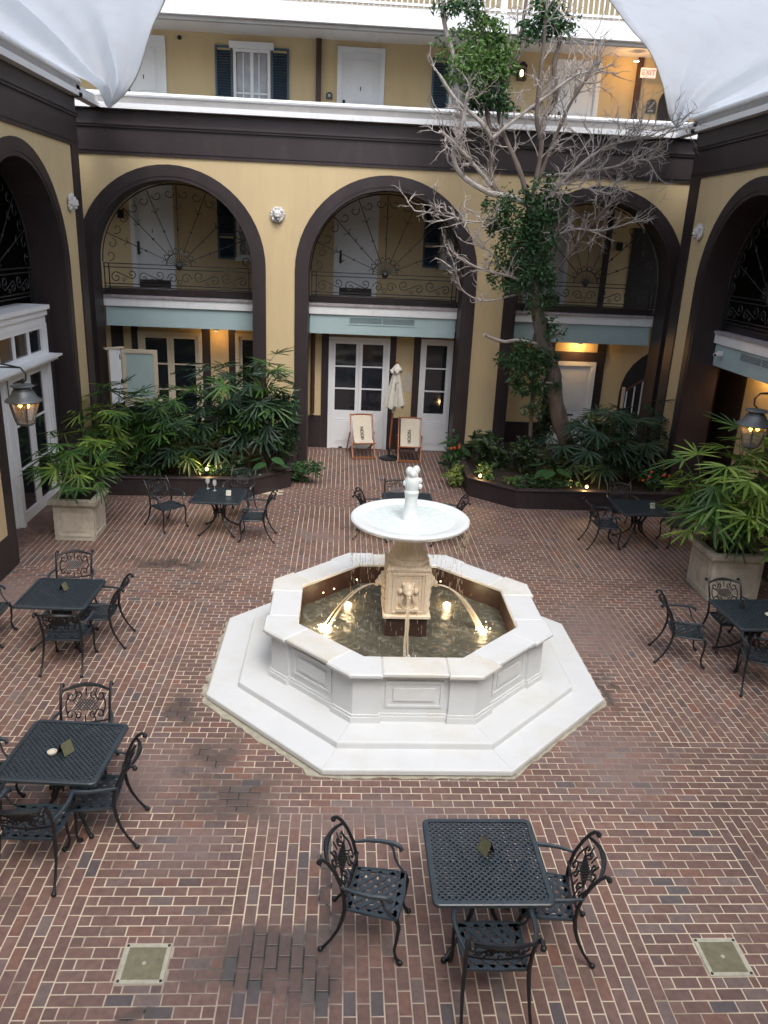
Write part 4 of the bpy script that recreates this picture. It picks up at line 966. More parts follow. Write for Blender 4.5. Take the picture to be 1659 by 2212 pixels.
# ------------------------------------------------------------------ deck chairs and parasol
def deckchair(x, y, rz, label):
    t = thing('deck_chair', label, 'deck chair', (x, y, 0), R(rz), 'folding canvas deck chairs'); W2 = .29   # faces -Y
    top, foot, rear = (.62, 1.02), (-.0, .02), (.98, .02)
    def bar(m, a, b, x_, r=.02): m.add(*barvf((x_ - .014, a[0], a[1]), (x_ + .014, b[0], b[1]), r))
    def rail(y0, z0, y1, z1, xx):
        m = MB(); d = Vector((y1 - y0, z1 - z0)).normalized(); n = Vector((-d.y, d.x)) * .019
        p = [(y0 + n.x, z0 + n.y), (y1 + n.x, z1 + n.y), (y1 - n.x, z1 - n.y), (y0 - n.x, z0 - n.y)]
        m.add([(xx - .014, a, b) for a, b in p] + [(xx + .014, a, b) for a, b in p], [(0, 1, 2, 3), (7, 6, 5, 4), (0, 4, 5, 1), (1, 5, 6, 2), (2, 6, 7, 3), (3, 7, 4, 0)]); return m
    for s in (-1, 1):
        rail(0, .02, .66, 1.06, s * W2).build('frame_leg', 'teak', t)
        rail(.98, .02, .05, .42, s * (W2 - .035)).build('rear_leg', 'teak', t)
        rail(.92, .02, .43, .62, s * (W2 + .032)).build('prop_leg', 'teak', t)
    m = MB(); m.box(-W2, W2, -.012, .02, .03, .065); m.build('front_rail', 'teak', t)
    m = MB(); m.tube([(-W2 - .02, .05, .41), (W2 + .02, .05, .41)], .022, 8); m.build('seat_rail', 'teak', t)
    m = MB(); m.tube([(x_, .64, 1.035 + .02 * (1 - (x_ / W2) ** 2)) for x_ in (-W2, -.15, 0, .15, W2)], .02, 8); m.build('top_rail', 'teak', t)
    m = MB(); w = W2 - .05; pts = []
    for i in range(15):
        s = i / 14; yy = .64 - .6 * s; zz = 1.04 - .61 * s - .17 * sin(pi * min(1, s * 1.02)) * (.35 + .65 * s); pts.append((yy, zz))
    vs = [(sx * w, a, b) for a, b in pts for sx in (-1, 1)] + [(sx * w, a + .006, b - .006) for a, b in pts for sx in (-1, 1)]; k = len(pts) * 2
    fs = [(2 * i, 2 * i + 1, 2 * i + 3, 2 * i + 2) for i in range(14)] + [(k + 2 * i + 2, k + 2 * i + 3, k + 2 * i + 1, k + 2 * i) for i in range(14)]
    m.add(vs, fs); cv = m.build('canvas_sling', 'canvas', t, True)
    # lettering runs down the sling
    i = 8; a, b = pts[6], pts[9]; d = Vector((0, b[0] - a[0], b[1] - a[1])).normalized(); nx = Vector((1, 0, 0)); nn = d.cross(nx).normalized()
    if nn.y > 0: nn = -nn
    xx = d; yx = nn.cross(xx).normalized(); c = Vector((-.02, (a[0] + b[0]) / 2, (a[1] + b[1]) / 2)) + nn * .022
    M = Matrix(((xx.x, yx.x, nn.x, c.x), (xx.y, yx.y, nn.y, c.y), (xx.z, yx.z, nn.z, c.z), (0, 0, 0, 1)))
    text_mesh('NOON', .13, 'black_ink', 'lettering', cv, M)
deckchair(.62, 19.86, 8, 'wooden deck chair with cream canvas, left of the closed parasol')
deckchair(1.78, 19.62, -2, 'wooden deck chair with cream canvas, right of the closed parasol')
t = thing('parasol', 'closed cream parasol on a wooden pole in a round black base', 'parasol', (1.27, 20.0, 0))
m = MB(); m.lathe([(.25, 0), (.25, .03), (.22, .055), (.05, .07), (.035, .12), (.035, .4)], 28); m.build('base', 'iron_leg', t, True)
m = MB(); m.tube([(0, 0, .12), (.06, -.1, 1.5), (.1, -.16, 2.5)], [.024, .024, .02], 10); m.ball((.1, -.16, 2.53), .035, 8); m.build('pole', 'teak', t, True)
def folds(m, zs, rs, n, cx_, cy_, ph, k):
    vs = []; N = 48
    for z, r in zip(zs, rs):
        for i in range(N):
            a = 2 * pi * i / N; q = r * (1 + k * (r / max(rs)) * sin(n * a + ph)); s = (2.5 - z) / 2.5; zz = z + (.05 * sin(n * a + ph + 1) if z == zs[-1] else 0); vs.append((cx_ - .06 * s + q * cos(a), cy_ + .1 * s + q * sin(a), zz))
    fs = [(j * N + i, j * N + (i + 1) % N, (j + 1) * N + (i + 1) % N, (j + 1) * N + i) for j in range(len(zs) - 1) for i in range(N)]; m.add(vs, fs)
m = MB(); folds(m, [2.46, 2.3, 2.1, 1.9, 1.7, 1.5, 1.42], [.02, .08, .12, .16, .2, .235, .24], 8, .1, -.16, .4, .22)
cn = m.build('canopy', 'umbrella_cloth', t, True)
m = MB(); folds(m, [2.5, 2.44, 2.36, 2.31], [.02, .07, .125, .145], 6, .1, -.16, .1, .16); m.build('vent_cap', 'umbrella_cloth', cn, True)
m = MB(); m.add([(.0, -.18, 1.4), (.13, -.2, 1.42), (.1, -.19, 1.27), (.03, -.17, 1.24), (.0, -.15, 1.4), (.13, -.17, 1.42), (.1, -.16, 1.27), (.03, -.14, 1.24)], [(0, 1, 2, 3), (7, 6, 5, 4), (0, 3, 7, 4), (1, 2, 6, 5), (2, 3, 7, 6)]); m.build('hanging_flap', 'umbrella_cloth', cn)
for txt, sz, xx, zz in (('S', .1, .075, 2.0), ('S', .09, .07, 1.9), ('o', .08, .13, 2.05)):
    M = Matrix.Translation((xx, -.16 - .215 + (zz - 1.7) * .25, zz)) @ Matrix.Rotation(R(90), 4, 'X'); text_mesh(txt, sz, 'black_ink', 'lettering', cn, M, .004)
# ------------------------------------------------------------------ planting beds
def bed(name, pts, label, h=.4):
    t = thing('planting_bed', label, 'planter bed'); th = .12; n = len(pts)
    for i in range(n - 1):
        a, b = Vector(pts[i]), Vector(pts[i + 1]); d = (b - a).normalized(); nn = Vector((-d.y, d.x))
        m = MB(); m.prism([tuple(a), tuple(b), tuple(b + nn * th), tuple(a + nn * th)], 0, h, .012); m.build('low_wall', 'dark', t)
        m = MB(); m.prism([tuple(a - nn * .025), tuple(b - nn * .025), tuple(b + nn * (th + .02)), tuple(a + nn * (th + .02))], h, h + .035, .01); m.build('coping', 'dark', t)
    return t
bl = bed('l', [(-5.5, 16.35), (-4.6, 16.35), (-1.95, 16.5), (-1.1, 17.3), (-1.08, 19.5)], 'dark low-walled planting bed in front of the left back arch', .38)
MB().add([(-5.9, 16.45, .3), (-2.0, 16.6, .3), (-1.2, 17.4, .3), (-1.2, 20.9, .3), (-5.9, 20.9, .3)], [(0, 1, 2, 3, 4)]).build('soil', 'soil', bl, fix=False)
br = bed('r', [(2.9, 19.5), (2.9, 17.0), (3.83, 16.15), (7.5, 16.15)], 'dark low-walled planting bed in front of the right back arch', .4)
MB().add([(3.0, 17.1, .32), (3.9, 16.25, .32), (7.56, 16.25, .32), (8.4, 20.9, .32), (3.0, 20.9, .32)], [(0, 1, 2, 3, 4)]).build('soil', 'soil', br, fix=False)
def planter(x, y, hw, h, rz, label):
    t = thing('stone_planter', label, 'planter', (x, y, 0), R(rz), 'square cast stone planters')
    m = MB(); m.box(-hw, hw, -hw, hw, 0, h - .09); m.build('planter_body', 'planter_stone', t)
    for k in range(4):
        a = pi / 2 * k; f = lambda u, w, z, a=a: Vector((cos(a) * w - sin(a) * u, sin(a) * w + cos(a) * u, z)); m = MB(f)
        frame_rect(m, -hw + .06, hw - .06, .08, h - .17, hw, hw + .014, .035); m.box(-hw + .16, hw - .16, hw, hw + .012, .18, h - .27); m.build('side_panel', 'planter_stone', t)
        m = MB(f); m.bbox(-hw - .07, hw + .07 - .13, hw - .06, hw + .07, h - .09, h, .02); m.build('rim', 'planter_stone', t)
    m = MB(); m.box(-hw + .06, hw - .06, -hw + .06, hw - .06, h - .09, h - .05); m.build('soil', 'soil', t)
planter(-4.76, 14.02, .355, .78, 0, 'weathered square stone planter on the left holding a bright palm')
planter(6.52, 12.02, .42, .84, 0, 'weathered square stone planter on the right holding a tall palm')
# ------------------------------------------------------------------ fan palm fronds
def frond_mesh(seed, m_, n=9, L_=.42, droop=.5, stem=.45, span=210, tilt=.6):
    r = random.Random(seed); m = MB()
    st = [(0, 0, 0), (stem * .5, 0, stem * .22), (stem * .95, 0, stem * .3)]; m.tube(st, [.006, .005, .004], 4, False)
    base = Vector(st[-1]); ct, sn = cos(tilt), sin(tilt)
    for i in range(n):
        a = R(-span / 2 + span * i / (n - 1) + r.uniform(-5, 5)); l = L_ * (1 - .22 * abs(i - (n - 1) / 2) / (n / 2)) * r.uniform(.82, 1.1); w = .0205 * r.uniform(.8, 1.25)
        tl = Vector((cos(a) * ct, sin(a), -cos(a) * sn)); s = Vector((-sin(a) * ct, cos(a), sin(a) * sn)); nn = tl.cross(s).normalized()
        if nn.z < 0: nn = -nn
        dr = droop * .7 * r.uniform(.5, 1.4); k = r.uniform(-.05, .12)
        P = []
        for j, (q, ww) in enumerate(((.03, .3), (.3, 1), (.65, 1), (.92, .65), (1, .1))):
            c = base + tl * (l * q) + nn * (l * k * q) + Vector((0, 0, -l * dr * q * q * .45)); P.append((c - s * w * ww + nn * (.4 * w * ww), c, c + s * w * ww + nn * (.4 * w * ww)))
        vs = [tuple(p) for q in P for p in q]; fs = []
        for j in range(4): fs += [(3 * j, 3 * j + 1, 3 * j + 4, 3 * j + 3), (3 * j + 1, 3 * j + 2, 3 * j + 5, 3 * j + 4)]
        m.add(vs, fs)
    return m.mesh('frond', m_)
FR = {k: [frond_mesh(i * 7 + j * 31, k, rr_n, L_, dr, span=sp, tilt=tl) for i, (rr_n, L_, dr, sp, tl) in enumerate(((9, .46, .35, 200, .5), (10, .44, .5, 220, .9), (8, .42, .2, 170, .2), (11, .48, .45, 230, .75), (7, .4, .4, 150, 1.1), (9, .5, .3, 210, .65)))] for j, k in enumerate(('palm_bright', 'palm_mid', 'palm_dark'))}
def palm(label, base, canes, mats, seed, scale=1., maxf=290, group=None, spread=.5, zmin=.5, dens=5.6):
    """base (x,y,z); canes = list of (dx, dy, height): clumping fan palm, fronds up each cane"""
    r = random.Random(seed); t = thing('fan_palm', label, 'palm', base, 0, group); cnt = 0
    for dx, dy, h in canes:
        x0, y0 = dx * .35, dy * .35
        m = MB(); m.tube([(x0, y0, 0), ((x0 + dx) / 2 + r.uniform(-.03, .03), (y0 + dy) / 2, h * .5), (dx, dy, h * .92)], [.018, .014, .01], 5, False); m.build('cane', 'cane', t)
        nf = max(4, int(h * dens))
        for i in range(nf):
            if cnt >= maxf: break
            z = h * (zmin + (1 - zmin) * (i + .2 + .6 * r.random()) / nf) * .95; q = z / (h * .92); x, y = x0 + (dx - x0) * q, y0 + (dy - y0) * q
            out = math.atan2(dy, dx) if abs(dx) + abs(dy) > .05 else 0; a = out + r.gauss(0, 1.5) if r.random() < .8 else r.uniform(0, 2 * pi)
            a = r.uniform(0, 2 * pi) if r.random() < .45 else a
            el = R(r.uniform(-8, 32) + 40 * max(0, (i / nf - .6)) * 2)
            o = link('frond', r.choice(FR[r.choice(mats)]), t); s = scale * r.uniform(.78, 1.15) * (.85 + .25 * spread)
            o.location = (x, y, z); o.scale = (s, s, s)
            o.rotation_euler = (Matrix.Rotation(a, 3, 'Z') @ Matrix.Rotation(-el, 3, 'Y') @ Matrix.Rotation(r.uniform(-.5, .5), 3, 'X')).to_euler(); cnt += 1
    return t
def clump(seed, n, rx, ry, h0, h1):
    r = random.Random(seed); o = []
    for i in range(n): a = r.uniform(0, 2 * pi); q = math.sqrt(r.random()); o.append((rx * q * cos(a), ry * q * sin(a), r.uniform(h0, h1) * (1 - .25 * q)))
    return o
palm('tall bright yellow-green fan palm growing in the right stone planter', (6.5, 12.0, .76), [(-.05, .1, 1.75), (-.75, -.1, 1.1), (.3, -.25, 1.15), (-.45, -.4, .85), (.1, .35, 1.5), (.65, .1, 1.1), (.35, -.5, .7), (-.55, .25, 1.2), (0, -.45, .95), (.7, -.35, .85), (-.3, -.05, 1.35)], ['palm_bright', 'palm_bright', 'palm_mid'], 3, 1.2, zmin=.2, dens=8)
palm('bright green fan palm growing in the left stone planter', (-4.76, 14.0, .7), [(.1, .3, 1.35), (-.45, .1, .95), (.3, -.2, .85), (-.3, -.35, .65), (.45, .35, 1.0), (-.1, .0, 1.15), (.1, -.45, .5)], ['palm_bright', 'palm_mid', 'palm_mid'], 8, 1.0, zmin=.25, dens=7)
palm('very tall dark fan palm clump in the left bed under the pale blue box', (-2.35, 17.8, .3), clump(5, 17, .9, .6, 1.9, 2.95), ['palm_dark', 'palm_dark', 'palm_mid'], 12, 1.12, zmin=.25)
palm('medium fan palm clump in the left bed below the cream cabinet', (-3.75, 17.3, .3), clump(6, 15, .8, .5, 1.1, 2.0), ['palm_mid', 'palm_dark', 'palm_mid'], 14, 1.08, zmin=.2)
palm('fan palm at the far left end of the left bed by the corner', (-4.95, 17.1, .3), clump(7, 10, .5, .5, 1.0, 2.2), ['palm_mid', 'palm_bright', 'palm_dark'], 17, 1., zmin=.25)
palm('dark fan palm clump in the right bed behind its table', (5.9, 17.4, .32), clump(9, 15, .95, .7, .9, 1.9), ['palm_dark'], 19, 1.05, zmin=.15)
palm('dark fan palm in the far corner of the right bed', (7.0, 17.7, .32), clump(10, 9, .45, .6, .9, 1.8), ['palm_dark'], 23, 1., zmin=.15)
palm('small fan palm standing against the stair opening in the right bed', (6.6, 19.2, .32), clump(11, 6, .35, .3, 1.0, 1.5), ['palm_mid'], 29, .8)
# ------------------------------------------------------------------ other bed plants
def leafblob(m, c, rad, n, size, r, up_=.3, lw=.42):
    for _ in range(n):
        d = Vector((r.gauss(0, 1), r.gauss(0, 1), r.gauss(0, 1))); d.normalize(); q = r.random() ** .45
        p = Vector((c[0] + d.x * rad[0] * q, c[1] + d.y * rad[1] * q, c[2] + d.z * rad[2] * q)); a = Vector((r.gauss(0, 1), r.gauss(0, 1), r.gauss(0, .6) - up_)).normalized()
        s = size * r.uniform(.7, 1.3); b = a.cross(Vector((r.gauss(0, 1), r.gauss(0, 1), r.gauss(0, 1)))).normalized() * s * lw; nn = a.cross(b).normalized() * s * .12
        m.add([tuple(p), tuple(p + a * s * .5 + b * .5 + nn), tuple(p + a * s), tuple(p + a * s * .5 - b * .5 + nn)], [(0, 1, 2), (0, 2, 3)])
def shrub(label, c, rad, n, size, mt, seed, cat='shrub', flowers=0, name='leafy_shrub'):
    r = random.Random(seed); t = thing(name, label, cat, (c[0], c[1], .3 if c[2] > .3 else 0)); z0 = c[2] - (.3 if c[2] > .3 else 0)
    m = MB()
    for k in range(5): 
        a = r.uniform(0, 2 * pi); m.tube([(0, 0, 0), (rad[0] * .3 * cos(a), rad[1] * .3 * sin(a), z0), (rad[0] * .6 * cos(a), rad[1] * .6 * sin(a), z0 + rad[2] * .5)], [.012, .008, .005], 4, False)
    m.build('stems', 'cane', t)
    m = MB()
    for _ in range(7):
        k = [r.uniform(-.6, .6) for _ in range(3)]; leafblob(m, (k[0] * rad[0], k[1] * rad[1], z0 + k[2] * rad[2]), [x * .55 for x in rad], n // 7, size, r)
    stuff(m.build('foliage', mt, t, fix=False))
    for k in range(flowers):
        a = r.uniform(0, 2 * pi); m = MB(); m.ball((rad[0] * .8 * cos(a), -abs(rad[1] * .8 * sin(a)), z0 + r.uniform(0, rad[2])), .035, 6); m.build('flower', 'petal', t)
shrub('leafy trailing shrub spilling over the left bed corner by the deck chairs', (-.85, 17.6, .25), (.45, .45, .28), 420, .12, 'ivy', 1)
shrub('dark leafy shrub at the right end of the left bed', (-1.5, 17.9, .75), (.5, .5, .5), 520, .14, 'shrub', 2)
shrub('feathery pale shrub rising beside the pier at the left bed', (-1.25, 18.6, 1.25), (.25, .25, .7), 420, .2, 'palm_dark', 4)
shrub('low trailing groundcover along the front of the left bed', (-2.6, 16.95, .45), (.9, .3, .15), 380, .09, 'ivy', 5)
shrub('broad grey-green plant behind the left bed spotlight', (-2.35, 16.95, .6), (.25, .25, .2), 160, .14, 'shrub', 26)
shrub('dark undergrowth shrub in the left part of the left bed', (-4.3, 16.9, .55), (1.0, .35, .25), 520, .13, 'shrub', 6)
shrub('variegated lime shrub standing in front of the right bed corner', (2.72, 17.75, .26), (.3, .28, .26), 380, .12, 'lime', 7, 'shrub')
shrub('dark shrub with small red flowers beside the deck chairs at the right bed', (2.75, 18.7, .55), (.3, .3, .5), 320, .14, 'ivy', 8, 'shrub', 4)
shrub('low shrub with orange-lit leaves at the corner of the right bed', (3.3, 17.3, .5), (.32, .3, .2), 220, .11, 'ivy', 9)
shrub('feathery dark green shrub in the right bed below the yellow pier', (3.6, 18.2, .85), (.45, .45, .5), 620, .2, 'shrub', 10)
shrub('leafy shrub at the foot of the big tree', (4.35, 17.9, .8), (.5, .4, .45), 520, .15, 'shrub', 12)
shrub('low broad-leaved groundcover along the front of the right bed', (4.5, 16.7, .45), (.8, .3, .15), 360, .12, 'ivy', 13)
shrub('small bright groundcover by the corner light of the right bed', (3.85, 16.75, .46), (.2, .2, .1), 160, .08, 'ivy_bright', 14)
shrub('leafy red-flowered shrub at the right end of the right bed', (7.0, 16.7, .6), (.45, .3, .25), 320, .13, 'ivy', 15, 'shrub', 5)
shrub('dark shrub between the tree and the right fan palms', (5.0, 17.3, .7), (.5, .4, .35), 420, .15, 'shrub', 16)
shrub('dark leafy climber beside the white ground floor door', (5.25, 19.6, 1.2), (.3, .3, .55), 360, .14, 'shrub', 18)
shrub('leafy plant at the back of the left bed under the cabinet', (-3.6, 19.2, 1.0), (1.3, .5, .5), 700, .16, 'shrub', 19)
def bigleaf(label, x, y, z, n, s, seed):
    r = random.Random(seed); t = thing('broadleaf_plant', label, 'plant', (x, y, z))
    for i in range(n):
        a = 2 * pi * i / n + r.uniform(-.3, .3); h = r.uniform(.25, .45); rr_ = r.uniform(.15, .3); d = Vector((cos(a), sin(a), 0)); b = Vector((-sin(a), cos(a), 0))
        m = MB(); m.tube([(0, 0, 0), tuple(d * rr_ * .5 + Vector((0, 0, h * .7))), tuple(d * rr_ + Vector((0, 0, h)))], [.008, .006, .005], 4, False); m.build('leaf_stalk', 'cane', t)
        c = d * rr_ + Vector((0, 0, h)); m = MB(); out = [(-.15, .12), (-.1, .33), (.15, .42), (.45, .3), (.7, .14), (.9, 0)]
        pts = out + [(p, -q) for p, q in reversed(out[:-1])]
        vs = [tuple(c)] + [tuple(c + d * p * s + b * q * s + Vector((0, 0, -.35 * p * s - abs(q) * .12 * s))) for p, q in pts]; k = len(pts)
        m.add(vs, [(0, i_ + 1, (i_ + 1) % k + 1) for i_ in range(k)]); m.build('leaf', 'ivy', t, fix=False)
bigleaf('large heart-leaved plant in the middle of the right bed', 4.75, 16.95, .34, 7, .36, 3)
bigleaf('large heart-leaved plant at the left bed corner over its wall', -1.6, 17.15, .34, 6, .34, 4)
bigleaf('broad-leaved plant beside the deck chairs behind the red flowers', 2.95, 19.3, .3, 6, .4, 5)
# ------------------------------------------------------------------ the tree (measured limbs, dead twigs, ivy)
def WP(x, y, Y=18.):   # picture point to a point on the vertical plane the tree stands in
    d = fw * 1708.5 + rt * (x - 829.5) + up * (1106 - y); return Vector((0, 0, 5.4)) + d * (Y / d.y)
tr = thing('courtyard_tree', 'tall twisted tree with bare grey branches and ivy growing against the right back pier', 'tree', (5.45, 18, .3))
TO = Vector((5.45, 18, .3)); r3 = random.Random(21)
def limb(nm, pts, r0, r1, mt, dy=0., n=8, side=None):
    P = []; k = len(pts)
    for i, (x, y) in enumerate(pts): p = WP(x, y, 18 + dy * (i / max(1, k - 1)) + r3.uniform(-.03, .03)); P.append(p)
    Q = []                                             # smooth the polyline
    for i in range(k - 1):
        a = P[max(i - 1, 0)]; b = P[i]; c = P[i + 1]; d = P[min(i + 2, k - 1)]
        for s in (0, .25, .5, .75): Q.append(.5 * ((2 * b) + (c - a) * s + (2 * a - 5 * b + 4 * c - d) * s * s + (3 * b - a - 3 * c + d) * s ** 3))
    Q.append(P[-1]); rs = [(r0 + (r1 - r0) * i / (len(Q) - 1)) * (1 + .1 * r3.uniform(-1, 1)) for i in range(len(Q))]
    m = MB(); m.tube([q - TO for q in Q], rs, n); m.build(nm, mt, tr, True); return Q
tk = limb('trunk', [(1234, 1000), (1224, 960), (1210, 910), (1200, 860), (1194, 800), (1180, 760), (1166, 700), (1158, 640), (1166, 560), (1160, 500), (1148, 440)], .2, .13, 'bark', 0, 12)
for q in range(3):   # twisted buttress strands round the lower trunk
    m = MB(); m.tube([tk[i] - TO + Vector((.12 * cos(i * .28 + q * 2.1), .12 * sin(i * .28 + q * 2.1) - .03, 0)) for i in range(0, 26)], [.075 - .0015 * i for i in range(26)], 7); m.build('trunk_strand', 'bark', tr, True)
LB = [('A', [(1150, 445), (1100, 425), (1054, 415), (994, 375), (979, 325), (994, 290), (1004, 240), (1010, 200)], .07, .03, 'dead_bark', -.5),
      ('A2', [(979, 325), (1002, 240), (985, 140), (962, 60), (958, 20), (955, -60)], .05, .045, 'dead_bark', -.3),
      ('B', [(1120, 430), (1064, 400), (1062, 300), (1050, 225), (1058, 120), (1040, 60)], .06, .03, 'bark', .3),
      ('C', [(1145, 440), (1119, 360), (1085, 280), (1079, 210), (1114, 130), (1129, 50), (1140, -20)], .062, .03, 'bark', .5),
      ('D', [(1150, 430), (1169, 320), (1159, 250), (1174, 100), (1180, 20)], .055, .03, 'bark', -.2),
      ('E', [(1160, 400), (1190, 320), (1229, 230), (1264, 175), (1294, 120)], .045, .02, 'bark', .3),
      ('F', [(1165, 300), (1172, 260), (1200, 215), (1197, 140), (1210, 90)], .06, .04, 'bark', .2),
      ('G', [(1149, 455), (1229, 380), (1289, 330), (1349, 305), (1430, 297)], .055, .012, 'dead_bark', -.6),
      ('H', [(1180, 380), (1270, 370), (1330, 360), (1360, 348), (1405, 345)], .035, .014, 'dead_bark', -.4),
      ('I', [(1060, 400), (1010, 340), (970, 300), (950, 284)], .045, .03, 'dead_bark', -.7),
      ('I2', [(1062, 300), (1040, 265), (985, 215), (948, 160)], .045, .03, 'dead_bark', -.4),
      ('J', [(1062, 300), (1130, 245), (1185, 205), (1240, 165), (1290, 150)], .04, .018, 'dead_bark', -.3),
      ('K', [(1180, 620), (1205, 580), (1240, 535), (1270, 495), (1300, 460), (1330, 430)], .04, .025, 'bark', -.3),
      ('K2', [(1165, 530), (1200, 510), (1240, 495), (1300, 498), (1360, 482)], .03, .012, 'dead_bark', -.6),
      ('L', [(1150, 625), (1110, 600), (1045, 583), (1010, 568), (988, 556)], .035, .022, 'dead_bark', -.7),
      ('L2', [(1150, 625), (1100, 640), (1045, 650), (1000, 628), (985, 590), (972, 576)], .022, .01, 'dead_bark', -.8),
      ('L3', [(1090, 590), (1060, 545), (1040, 535), (1010, 500), (985, 470)], .018, .006, 'dead_bark', -.9),
      ('M', [(1166, 745), (1120, 735), (1090, 738), (1060, 730), (1046, 722)], .04, .035, 'dead_bark', -.5),
      ('M2', [(1180, 735), (1205, 718), (1222, 700)], .03, .02, 'dead_bark', -.3),
      ('N', [(1148, 440), (1170, 430), (1250, 405), (1330, 425)], .025, .01, 'dead_bark', -.5),
      ('O', [(1100, 470), (1040, 480), (980, 470), (905, 455)], .022, .008, 'dead_bark', -.9),
      ('P', [(1205, 850), (1196, 830), (1180, 826)], .03, .02, 'dead_bark', -.3)]
LQ = {}
for nm, pts, a, b, mt, dy in LB: LQ[nm] = limb('branch', pts, a, b, mt, dy)
m = MB(); m.tube([WP(1144, 968, 18.1) - TO, WP(1150, 850, 18.1) - TO, WP(1152, 740, 18.1) - TO, WP(1165, 690, 18.05) - TO], [.05, .045, .045, .04], 8); m.build('second_stem', 'bark', tr, True)
tw = MB()
def twig(p, d, l, rad, depth, r):
    pts = [p]; n = 4; dd = d.normalized()
    for i in range(n): dd = (dd + Vector((r.gauss(0, .22), r.gauss(0, .22), r.gauss(0, .2) + .04))).normalized(); pts.append(pts[-1] + dd * l / n)
    tw.tube([q - TO for q in pts], [rad * (1 - .17 * i) for i in range(n + 1)], 4 if rad > .008 else 3, False)
    if depth > 0:
        for k in range(r.choice((2, 3, 3))):
            j = r.randint(1, n); nd = (pts[j] - pts[j - 1]).normalized() + Vector((r.gauss(0, .6), r.gauss(0, .5), r.gauss(0, .55))); twig(pts[j], nd, l * r.uniform(.5, .8), rad * .68, depth - 1, r)
for nm, cnt, l, dep in (('A', 8, .5, 2), ('A2', 3, .4, 1), ('B', 12, .6, 2), ('C', 12, .6, 2), ('D', 12, .65, 2), ('E', 10, .6, 2), ('F', 6, .5, 2), ('G', 13, .65, 2), ('H', 9, .5, 2), ('I', 7, .5, 2), ('I2', 4, .4, 1), ('J', 8, .5, 2), ('K', 9, .5, 2), ('K2', 8, .45, 2), ('L', 7, .45, 2), ('L2', 7, .35, 1), ('L3', 6, .4, 1), ('N', 9, .55, 2), ('O', 7, .5, 2)):
    Q = LQ[nm]
    for k in range(int(cnt * 1.9)):
        i = r3.randint(len(Q) // 5, len(Q) - 1); p = Q[i]; d = (Q[min(i + 1, len(Q) - 1)] - Q[max(i - 1, 0)]).normalized() + Vector((r3.gauss(0, .5), r3.gauss(0, .6), r3.gauss(.25, .5)))
        twig(p, d, l * r3.uniform(.6, 1.2), .017, dep, r3)
o = tw.build('twigs', 'dead_bark', tr, fix=False); stuff(o)
def ivy(nm, blobs, mt, size, dens, seed):
    r = random.Random(seed); m = MB()
    bl2 = []
    for x, y, rx, ry, Y in blobs:
        bl2.append((x, y, rx, ry, Y))
        for _ in range(3): a = r.uniform(0, 2 * pi); bl2.append((x + rx * 1.05 * cos(a), y + ry * 1.05 * sin(a), rx * .3, ry * .3, Y))
    for x, y, rx, ry, Y in bl2:
        c = WP(x, y, Y) - TO; k = 18 / 1708.5; rx *= 1.15; ry *= 1.12; rr_ = (rx * k, min(rx, ry) * k * .8, ry * k); n = int(dens * rr_[0] * rr_[2] * 100)
        for _ in range(5): 
            q = [r.uniform(-.5, .5) for _ in range(3)]; leafblob(m, (c.x + q[0] * rr_[0], c.y + q[1] * rr_[1], c.z + q[2] * rr_[2]), [v * .62 for v in rr_], n // 5, size, r, .6)
    stuff(m.build(nm, mt, tr, fix=False))
ivy('leafy_crown', [(1030, 95, 66, 54, 17.8), (1018, 160, 42, 36, 17.8), (1078, 125, 36, 44, 17.9)], 'ivy_bright', .12, 21, 1)
ivy('leafy_crown', [(985, 12, 44, 22, 17.7), (1165, 40, 42, 34, 18), (1215, 38, 42, 28, 18.1), (1155, 65, 26, 22, 18), (1060, 200, 40, 30, 18), (1040, 215, 25, 25, 18), (1098, 228, 22, 16, 18)], 'ivy', .12, 18, 2)
ivy('ivy', [(1085, 450, 32, 55, 17.9), (1110, 520, 48, 50, 17.9), (1160, 460, 40, 60, 17.9), (1200, 420, 26, 16, 17.9), (1190, 390, 14, 18, 17.9), (1170, 560, 34, 55, 17.85), (1130, 600, 60, 30, 17.85), (1165, 640, 36, 35, 17.85), (1105, 575, 35, 25, 17.9), (1140, 480, 40, 60, 17.9)], 'ivy', .115, 17, 3)
ivy('ivy', [(1120, 760, 42, 32, 17.9), (1165, 755, 40, 30, 17.85), (1110, 790, 34, 30, 17.9), (1160, 800, 34, 30, 17.8), (1120, 830, 28, 20, 17.9), (1160, 850, 24, 22, 17.8), (1150, 880, 32, 14, 17.85), (1195, 720, 24, 16, 17.9), (1180, 700, 22, 20, 17.9), (1205, 826, 10, 16, 17.7)], 'ivy', .115, 17, 4)
